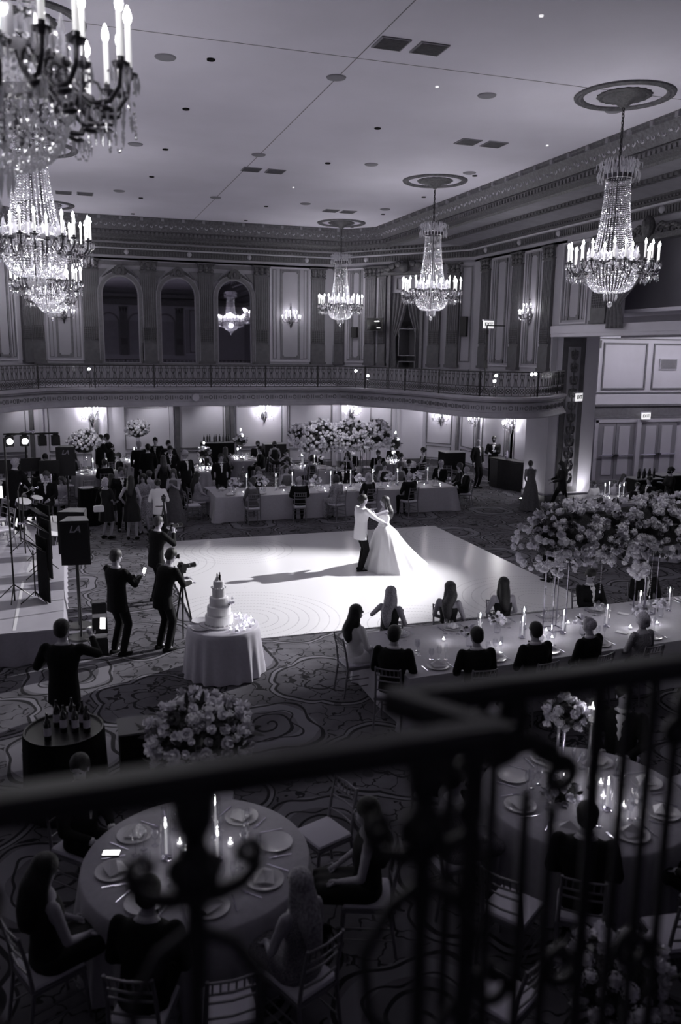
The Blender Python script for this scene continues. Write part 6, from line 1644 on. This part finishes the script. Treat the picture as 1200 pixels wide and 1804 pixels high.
# right side: bar, walkers, children ------------------------------------------
suit('older man in black tie talking at the left end of the bar', 14.4, 27.4, 200, 1.84, hc='hair_gr', hair='receding', vox=.026, head=(-30, 0))
suit('masked man in black with a white napkin behind the bar', 15.5, 28.2, 150, 1.84, mask=True, vox=.026, hands=((-.05, .3, .3), (.15, .3, .2)))
person('woman in a long grey gown bending forward by the bar', 14.0, 22.9, -20, 1.66, sex='f', out='gown', mat_='dress_md', hair='bun', hc='hair_br', lean=26, hands=((-.1, .3, .1), (.1, .34, .05)), vox=.022)
person('woman in black striding left past the pier with long dark hair', 14.75, 22.3, 80, 1.68, sex='f', out='jacket_off', jacket='dress_dk', hair='long', lean=5, legs=((-.1, -.3), (.1, .32)), hands=((-.1, .35, .15), (.1, .34, .2)), vox=.024, trousers='suit')
person('person in black trousers standing behind the tall flower hedge', 10.0, 15.35, 10, 1.80, out='jacket_off', jacket='suit', vox=.024, trousers='suit')
person('masked woman in black writing on a pad at the right edge', 17.2, 20.3, 80, 1.68, sex='f', out='jacket_off', jacket='dress_dk', hair='bun', mask=True, hands=((-.05, .28, .3), (.08, .3, .3)), vox=.026, trousers='suit')
KID = [('small child in a white shirt standing behind the candles by the pier', 15.1, 21.1, 1.18, 'm', 'white', 'short', 0), ('toddler in front of the child in the white shirt', 15.15, 20.55, .98, 'm', 'white', 'short', 0), ('girl with glasses in a pale dress at the children’s table', 15.7, 20.95, 1.22, 'f', 'dress_lt', 'bun', 0),
       ('girl with long fair hair standing behind the boy in a suit', 16.05, 21.0, 1.4, 'f', 'dress_md', 'long', 1)]
for lb, x, y, H, sx, mt, hr, q in KID: person(lb, x, y, 180+20*q, H, sex=sx, out='dress' if sx == 'f' else 'jacket_off', mat_=mt, jacket=mt, hair=hr, hc='hair_br', vox=.024)
seated('boy in a dark suit and bow tie at the children’s table', 15.95, 20.2, 170, H=1.5, vox=.024)
seated('man in black turned left right of the children’s table', 16.7, 20.6, 100, H=1.7, vox=.026)
seated('small child with dark hair low at the children’s table', 16.3, 19.6, 150, H=1.2, vox=.026, sex='f', out='dress', hair='bob', mat_='dress_md')
for k, (x, y, f) in enumerate(((13.5, 18.1, 160), (14.6, 18.1, 200), (13.1, 16.4, -90), (14.3, 15.7, 0))):
    chair(x, y, f, 'champagne chair %s' % ('behind the pale round table at the right edge', 'right behind the pale round table at the right edge', 'left of the pale round table at the right edge', 'in front of the pale round table at the right edge')[k])

# ------------------------------------------------------------ stage and band
stg = thing('stage', 'low stage deck with a grey skirt at the left edge', 'stage', (0, 0, 0))
obj('deck', MB().box((-2.7, 18.2, .52), (4.9, 9.6, .06)), M['stage'], stg, smooth=0)
sk = MB(); pts = [Vector((-5.1, 13.38)), Vector((-.26, 13.38)), Vector((-.26, 23))]; pp = resample(pts, .07); vs = []
for i, q in enumerate(pp):
    nn = normal_at(pp, i)
    for z_, o_ in ((.54, 0), (.3, .01), (.01, .035)): d = q+nn*(o_*(1+sin(i*1.1))); vs.append((d.x, d.y, z_))
sk.add(vs, [(3*i+j, 3*i+j+1, 3*i+j+4, 3*i+j+3) for i in range(len(pp)-1) for j in (0, 1)]); obj('stage_skirt', sk, M['linen'], stg, smooth=60)
obj('tape_line', MB().box((-1.0, 15.0, .553), (.05, 3.0, .002)), M['white'], stg, smooth=0)
ZS = .55
LA = text_mesh('LA', .16, M['letter_lt'], shear=.3)
def loudspeaker(x, y, zc, rz, label, sl, base=0):
    s = thing('loudspeaker', label, 'loudspeaker', (x, y, zc), rz)
    poly = [(-.24, -.2), (.24, -.2), (.16, .22), (-.16, .22)]
    mb = MB(); n = 4; mb.add([(px, py, -.38) for px, py in poly]+[(px, py, .38) for px, py in poly], [(3, 2, 1, 0), (4, 5, 6, 7)]+[(k, (k+1) % 4, 4+(k+1) % 4, 4+k) for k in range(4)])
    obj('cabinet', mb, M['cabinet'], s, smooth=0); obj('top_panel', MB().add([(px*.97, py*.97, .384) for px, py in poly], [(0, 1, 2, 3)]), M['grid'], s, smooth=0)
    obj('grille', MB().box((0, -.205, 0), (.44, .012, .7)), M['plastic'], s, smooth=0)
    link('lettering', LA, s, (0, -.216, .24), (pi/2, 0, 0))
    t = thing('speaker_stand', sl, 'stand', (x, y, base), rz)
    obj('pole', MB().tube([(0, 0, .02), (0, 0, zc-.38-base)], .02, 10), M['plastic'], t); obj('base_plate', MB().lathe([(.001, .03), (.22, .03), (.24, .0), (.001, 0)], 20), M['plastic'], t)
loudspeaker(.02, 14.45, 1.75, -.12, 'black loudspeaker with a slanted LA badge on a pole in front of the stage', 'thin pole stand under the near loudspeaker')
loudspeaker(.0, 15.1, 1.78, -.3, 'second black loudspeaker just behind the near one', 'thin pole stand under the second loudspeaker')
loudspeaker(-.12, 22.8, 2.05, -.1, 'far black loudspeaker left of the white flower ball', 'stand under the far loudspeaker')
for k, (x, y) in enumerate(((.36, 15.6), (.34, 14.7), (.30, 13.6))):
    b = thing('battery_box', 'small black box on the carpet, %s of three beside the loudspeaker pole' % ('farthest', 'middle', 'nearest')[k], 'box', (x, y, 0))
    obj('housing', MB().box((0, 0, .14), (.26, .24, .28)), M['plastic'], b, smooth=0); obj('lid', MB().box((0, 0, .29), (.24, .22, .02)), M['grid'], b, smooth=0)
def music_stand(x, y, h, rz, label, zb=ZS, w=.5, hh=.36, paper=True, tilt=.9, skirt=False):
    t = thing('music_stand', label, 'music stand', (x, y, zb), rz)
    obj('pole', MB().tube([(0, 0, .12), (0, 0, h)], .013, 8), M['plastic'], t)
    for q in range(3): a = q*2*pi/3+.5; obj('leg', MB().tube([(0, 0, .2), (.26*cos(a), .26*sin(a), .01)], .010, 5), M['plastic'], t)
    obj('desk', MB().box((0, 0, h+.1), (w, .02, hh), (tilt, 0, 0)), M['plastic'], t, smooth=0)
    if skirt: obj('front_panel', MB().box((0, .16, h/2+.12), (w+.02, .03, h+.2)), M['black'], t, smooth=0)
    if paper:
        for k, dx in enumerate((-.11, .1)): obj('sheet_music', MB().box((dx, -.02, h+.115+.012*k), (.2, .006, .28), (tilt, 0, .08*k)), M['paper'], t, smooth=0)
music_stand(-.72, 15.0, .95, -1.2, 'black panel-front music desk with sheets nearest the camera', skirt=True)
music_stand(-.70, 16.6, .95, -1.2, 'black panel-front music desk second from the front', skirt=True)
music_stand(-.75, 18.2, .95, -1.1, 'music desk with bright sheets before the standing percussionist', skirt=True)
music_stand(-1.5, 22.3, 1.35, 0, 'black music stand with blank back at the left edge of the stage', paper=False, tilt=.2)
music_stand(-1.0, 22.6, 1.35, .1, 'black music stand between two seated players', paper=False, tilt=.2)
music_stand(-.55, 22.4, 1.3, .1, 'black music stand left of the far loudspeaker', paper=False, tilt=.2)
def mic_stand(x, y, h, label, zb=ZS, rz=0):
    t = thing('microphone_stand', label, 'microphone stand', (x, y, zb), rz)
    obj('pole', MB().tube([(0, 0, .0), (0, 0, h)], .016, 8), M['plastic'], t); obj('boom', MB().tube([(0, 0, h), (.35, .1, h+.1)], .009, 6), M['plastic'], t)
    obj('microphone', MB().tube([(.35, .1, h+.1), (.45, .13, h+.09)], [.014, .014], 8).ell((.47, .135, h+.09), (.03, .03, .03), 8, 6), M['silver'], t)
    for q in range(3): a = q*2*pi/3+.4; obj('leg', MB().tube([(0, 0, .3), (.32*cos(a), .32*sin(a), .02)], .011, 5), M['plastic'], t)
mic_stand(-1.08, 15.2, 2.9, 'tall thick light-stand pole on the front of the stage')
mic_stand(-1.05, 18.8, 1.3, 'microphone stand before the percussionist', rz=.6); mic_stand(-.6, 17.0, .9, 'low microphone stand by the music desks', rz=2.4); mic_stand(-1.2, 20.0, 1.2, 'microphone stand behind the stage chairs', rz=1.2)
def drum(x, y, z, r, h, label, tilt=0):
    t = thing('drum', label, 'drum', (x, y, z), 0); t.rotation_euler = (tilt, .2, 0)
    obj('shell', MB().lathe([(r*.9, 0), (r, .02), (r, h)], 20), M['wine'], t); obj('drumhead', MB().lathe([(.001, h), (r*1.01, h), (r*1.02, h-.015)], 20), M['white'], t)
    for k in range(6): a = k*pi/3; obj('lug', MB().tube([(r*1.02*cos(a), r*1.02*sin(a), .02), (r*1.02*cos(a), r*1.02*sin(a), h)], .006, 5), M['silver'], t)
drum(-1.15, 20.6, 1.25, .17, .18, 'small hand drum in front of the white-haired percussionist', .3); drum(-.85, 20.8, 1.3, .13, .16, 'second small drum beside the first', .2)
drum(-.55, 19.6, .56, .22, .25, 'low dark drum behind the music desks')
person('white-haired percussionist in a dark suit leaning on the stage at the left', -1.38, 21.4, -40, 1.80, hc='hair_gr', hair='receding', z=ZS, hands=((-.02, .38, .12), (.16, .40, .12)), lean=8, vox=.022, tie='long', head=(-10, -10))
for lb, x, y, f in (('seated band member behind the middle music stand', -1.05, 23.0, 170), ('seated band member with raised drumstick', -.62, 22.0, 160), ('seated band member at the far left edge', -1.75, 22.6, 180)):
    person(lb, x, y, f, 1.72, sit=True, z=ZS, vox=.026, hc='hair_br', seat_h=.47)
chair(-1.55, 19.3, 120, 'white-topped chiavari chair on the stage at the left edge', z=ZS); chair(-1.75, 20.5, 120, 'white-topped chiavari chair behind the first on the stage', z=ZS); chair(-.1, 23.9, -40, 'chiavari chair left of the black round stand')
bx = thing('drink_stand', 'round black draped stand with a pale tray left of the older woman', 'table', (.45, 24.3, 0))
obj('drape', MB().lathe([(.36, .01), (.33, .5), (.32, 1.05), (.001, 1.06)], 48, mod=lambda a, j, z: 1+.03*sin(a*12)*max(0, 1-z)), M['black'], bx); obj('tray', MB().lathe([(.001, 1.065), (.2, 1.065), (.22, 1.09)], 24), M['china'], bx, (-.08, -.1, 0))
# dj and lighting bar
lb_ = thing('lighting_bar', 'horizontal bar of stage lights above the dj at the left', 'light bar', (-1.1, 26.2, 0))
obj('bar', MB().box((.0, 0, 2.45), (1.55, .05, .05)), M['plastic'], lb_, smooth=0); obj('pole', MB().tube([(-.2, .05, 2.43), (-.2, .45, 2.43), (-.2, .5, 2.38), (-.2, .5, 0)], .025, 8), M['plastic'], lb_)
for k, (dx, on) in enumerate(((-.62, 1), (-.2, 1), (.3, 0), (.68, 0))):
    h = obj('lamp_head', MB().box((0, 0, -.2), (.22, .24, .3)).box((0, -.02, -.02), (.14, .1, .06)), M['plastic'], lb_, (dx, -.02, 2.44), (0, 0, .2), smooth=0)
    obj('lamp_lens', MB().tube([(0, -.125, -.2), (0, -.13, -.2)], .085, 16), M['lamp_on'] if on else M['cabinet'], h)
light('stage_lamp', 'SPOT', (-1.35, 25.85, 2.24), 200, target=(-.9, 19, .6), spot_size=rad(80), spot_blend=.6, shadow_soft_size=.08)
light('stage_lamp', 'SPOT', (-1.75, 25.85, 2.24), 100, target=(-1.6, 18, .6), spot_size=rad(80), spot_blend=.6, shadow_soft_size=.08)
l2 = thing('lighting_bar', 'second black bar on a stand running across the front of the dj table', 'light bar', (-1.3, 23.6, 0)); obj('bar', MB().box((-.4, 0, 1.96), (2.3, .05, .05)), M['plastic'], l2, smooth=0); obj('pole', MB().tube([(0, 0, 0), (0, 0, 1.95)], .03, 8), M['plastic'], l2)
t = thing('dj_table', 'dark dj table with decks below the stage lights', 'table', (-1.1, 26.0, 0)); obj('drape', MB().box((0, 0, .5), (1.7, .7, 1.0)), M['black'], t, smooth=0)
lp = thing('laptop', 'open silver laptop on the dj table', 'laptop', (-.75, 25.9, 1.0)); obj('keyboard_base', MB().box((0, 0, .01), (.34, .24, .02)), M['silver'], lp, smooth=0); obj('lid', MB().box((0, .14, .13), (.34, .01, .23), (-.25, 0, 0)), M['silver'], lp, smooth=0)
mx_ = thing('mixer', 'dark mixing deck on the dj table', 'mixer', (-1.35, 25.9, 1.0)); obj('housing', MB().box((0, 0, .05), (.6, .4, .1)), M['plastic'], mx_, smooth=0)
for k in range(4): obj('dial', MB().lathe([(.03, .1), (.03, .125), (.001, .125)], 10, (-.2+.13*k, 0, 0)), M['grid'], mx_)
person('dj in a dark shirt behind the decks at the left', -.75, 26.9, 175, 1.78, out='jacket_off', jacket='suit2', vox=.03, lean=8, head=(0, -15), trousers='suit')
person('seated woman in a light top below the laptop', -.3, 25.2, 150, 1.6, sex='f', sit=True, out='sleeved', mat_='dress_lt', vox=.03, hair='long', hc='hair_br')
tb = link('tablet', MB().box((0, 0, 0), (.2, .01, .28)).mesh('tablet', M['screen'], 0), None, (-1.62, 19.9, 1.75), (.1, 0, 0)); tag(tb, 'bright tablet screen at the far left edge of the stage', 'tablet')
# lamps on the gallery rail
def rail_lamp(x, y, z, label, e=2):
    t = thing('gallery_lamp', label, 'lamp', (x, y, z)); obj('globe', MB().ell((0, 0, 0), (.045, .045, .045), 12, 8), M['lamp_on'], t); obj('holder', MB().tube([(0, 0, FLOOR2-z), (0, 0, -.04)], .012, 6), M['iron'], t)
    light('rail_glow', 'POINT', (x, y-.1, z), e, shadow_soft_size=.04)
for c_, lb in (((.68, 27.9, 4.32), 'small bright lamp on the gallery at the left, above the sconce'), ((9.62, 27.6, 4.3), 'bright lamp at the balcony bend, upper of two'), ((9.85, 27.0, 4.15), 'bright lamp at the balcony bend, lower of two'), ((12.0, 21.9, 4.32), 'upper lamp on the light stand of the curved balcony'),
               ((11.9, 21.8, 4.17), 'lower lamp on the light stand of the curved balcony'), ((13.2, 21.9, 4.36), 'lamp left of a pair above the curved balcony rail'), ((13.5, 22.2, 4.36), 'lamp right of a pair above the curved balcony rail')): rail_lamp(*c_, lb)
ls = thing('light_stand', 'thin black light stand on the curved balcony beside the exit sign', 'stand', (11.9, 22.4, FLOOR2)); obj('pole', MB().tube([(0, 0, 0), (0, 0, 2.3)], .02, 6), M['plastic'], ls); obj('crossbar', MB().box((.3, 0, 2.3), (.6, .03, .03)), M['plastic'], ls, smooth=0)
obj('clamp', MB().box((0, 0, 1.2), (.08, .08, .2)).box((0, 0, 2.1), (.08, .08, .12)), M['plastic'], ls, smooth=0)
for q in range(3): a = q*2.09; obj('leg', MB().tube([(0, 0, .5), (.35*cos(a), .35*sin(a), 0)], .012, 5), M['plastic'], ls)

# ------------------------------------------------------------ the near iron railing in front of the camera
nr = thing('balcony_railing', 'dark blurred iron railing with scrolls across the foreground', 'railing', (0, 0, 0))
def handrail(a, b, name='handrail', w=.058, h=.034, m='iron_near'):
    a, b = Vector(a), Vector(b); d = (b-a).normalized(); s = Vector((-d.y, d.x, 0)); up = Vector((0, 0, 1)); prof = [(-w/2, -h), (-w/2, -h*.3), (-w*.32, 0), (w*.32, 0), (w/2, -h*.3), (w/2, -h)]
    obj(name, MB().loft([[p+s*x_+up*z_ for x_, z_ in prof] for p in (a, b)]), M[m], nr, smooth=30)
ZR = 4.472
handrail((-1.6, .99, ZR), (.575, .99, ZR)); handrail((.47, 1.16, ZR-.012), (2.6, 1.16, ZR-.012)); handrail((.475, 1.165, ZR-.010), (.585, .975, ZR-.004), w=.045)
def vbar(x, y, z0=3.6, z1=ZR-.035, r=.008): obj('baluster', MB().tube([(x, y, z0), (x, y, z1)], r, 8), M['iron_near'], nr)
def spiral(cx, cy, cz, r, s=1, th=.008, start=-90, turns=1.25, tail=None):
    pts = [tail] if tail else []
    for k in range(20):
        t_ = k/19; a = rad(start)+s*t_*turns*2*pi; rr = r*(1-.62*t_); pts.append((cx+rr*cos(a), cy, cz+rr*sin(a)))
    obj('scroll', MB().tube(pts, [th*1.2]*(len(pts)-6)+[th*1.25, th*1.3, th*1.4, th*1.5, th*1.6, th*1.3], 8), M['iron_near'], nr)
obj('lower_rail', MB().box((-.5, .99, 3.62), (2.15, .03, .02)), M['iron_near'], nr, smooth=0); obj('lower_rail', MB().box((1.55, 1.16, 3.62), (2.1, .03, .02)), M['iron_near'], nr, smooth=0)
def ornament(x, y, s=1.0, bar=True):
    mb = MB().lathe([(.004*s, ZR-.03), (.020*s, ZR-.035), (.030*s, ZR-.055), (.026*s, ZR-.085), (.016*s, ZR-.105), (.020*s, ZR-.12), (.036*s, ZR-.145), (.034*s, ZR-.165), (.022*s, ZR-.185), (.014*s, ZR-.21), (.016*s, ZR-.26), (.012*s, ZR-.32), (.012*s, 3.63)], 14, (x, y, 0))
    for k in range(6):
        a = k*pi/3; mb.ell((x+.028*s*cos(a), y+.028*s*sin(a), ZR-.15), (.012*s, .012*s, .022*s), 7, 5)
    obj('cast_ornament', mb, M['iron_near'], nr)
    for q in (-1, 1):
        obj('scroll_arm', MB().tube([(x, y, ZR-.185), (x+q*.035, y, ZR-.19), (x+q*.065, y, ZR-.18), (x+q*.088, y, ZR-.155)], [.016, .013, .011, .010], 8), M['iron_near'], nr)
        spiral(x+q*.070, y, ZR-.138, .020, q, .0062, -90 if q > 0 else 270)
        obj('scroll_arm', MB().tube([(x, y, ZR-.24), (x+q*.05, y, ZR-.27), (x+q*.09, y, ZR-.34), (x+q*.08, y, ZR-.44), (x+q*.03, y, ZR-.50)], [.011, .010, .009, .009, .008], 7), M['iron_near'], nr)
for x in (-.2, .13, .46): ornament(x, .99)
for x in (.53, .57): vbar(x, .99, r=.009)
obj('leaf_casting', MB().ell((.675, 1.16, 4.345), (.055, .025, .05), 12, 8).ell((.70, 1.16, 4.39), (.03, .02, .045), 10, 6).ell((.64, 1.16, 4.37), (.03, .02, .04), 10, 6).tube([(.60, 1.16, 4.30), (.66, 1.16, 4.34), (.74, 1.16, 4.335), (.79, 1.16, 4.31)], [.012, .03, .018, .012], 8), M['iron_near'], nr)
spiral(.800, 1.16, 4.262, .034, -1, .0085, 120, 1.2, (.745, 1.16, 4.315))
for x, zt in ((.64, ZR-.04), (.735, 4.24), (.79, 4.20), (.872, ZR-.04), (.935, ZR-.04), (.99, ZR-.04), (1.045, 4.3), (.585, ZR-.04)): vbar(x, 1.16, z1=zt, r=.0125 if x == .872 else .009)
obj('leaf_casting', MB().ell((1.09, 1.16, 4.36), (.05, .025, .05), 12, 8).ell((1.05, 1.16, 4.31), (.03, .02, .03), 10, 6), M['iron_near'], nr)
spiral(1.16, 1.16, 4.27, .034, 1, .0085, 60, 1.2, (1.1, 1.16, 4.33)); vbar(1.2, 1.16); vbar(1.14, 1.16, z1=4.24)
for x in (.69, .84, 1.0): spiral(x, 1.16, 3.86, .045, 1, .009, 90, 1.1)
flush_jobs()
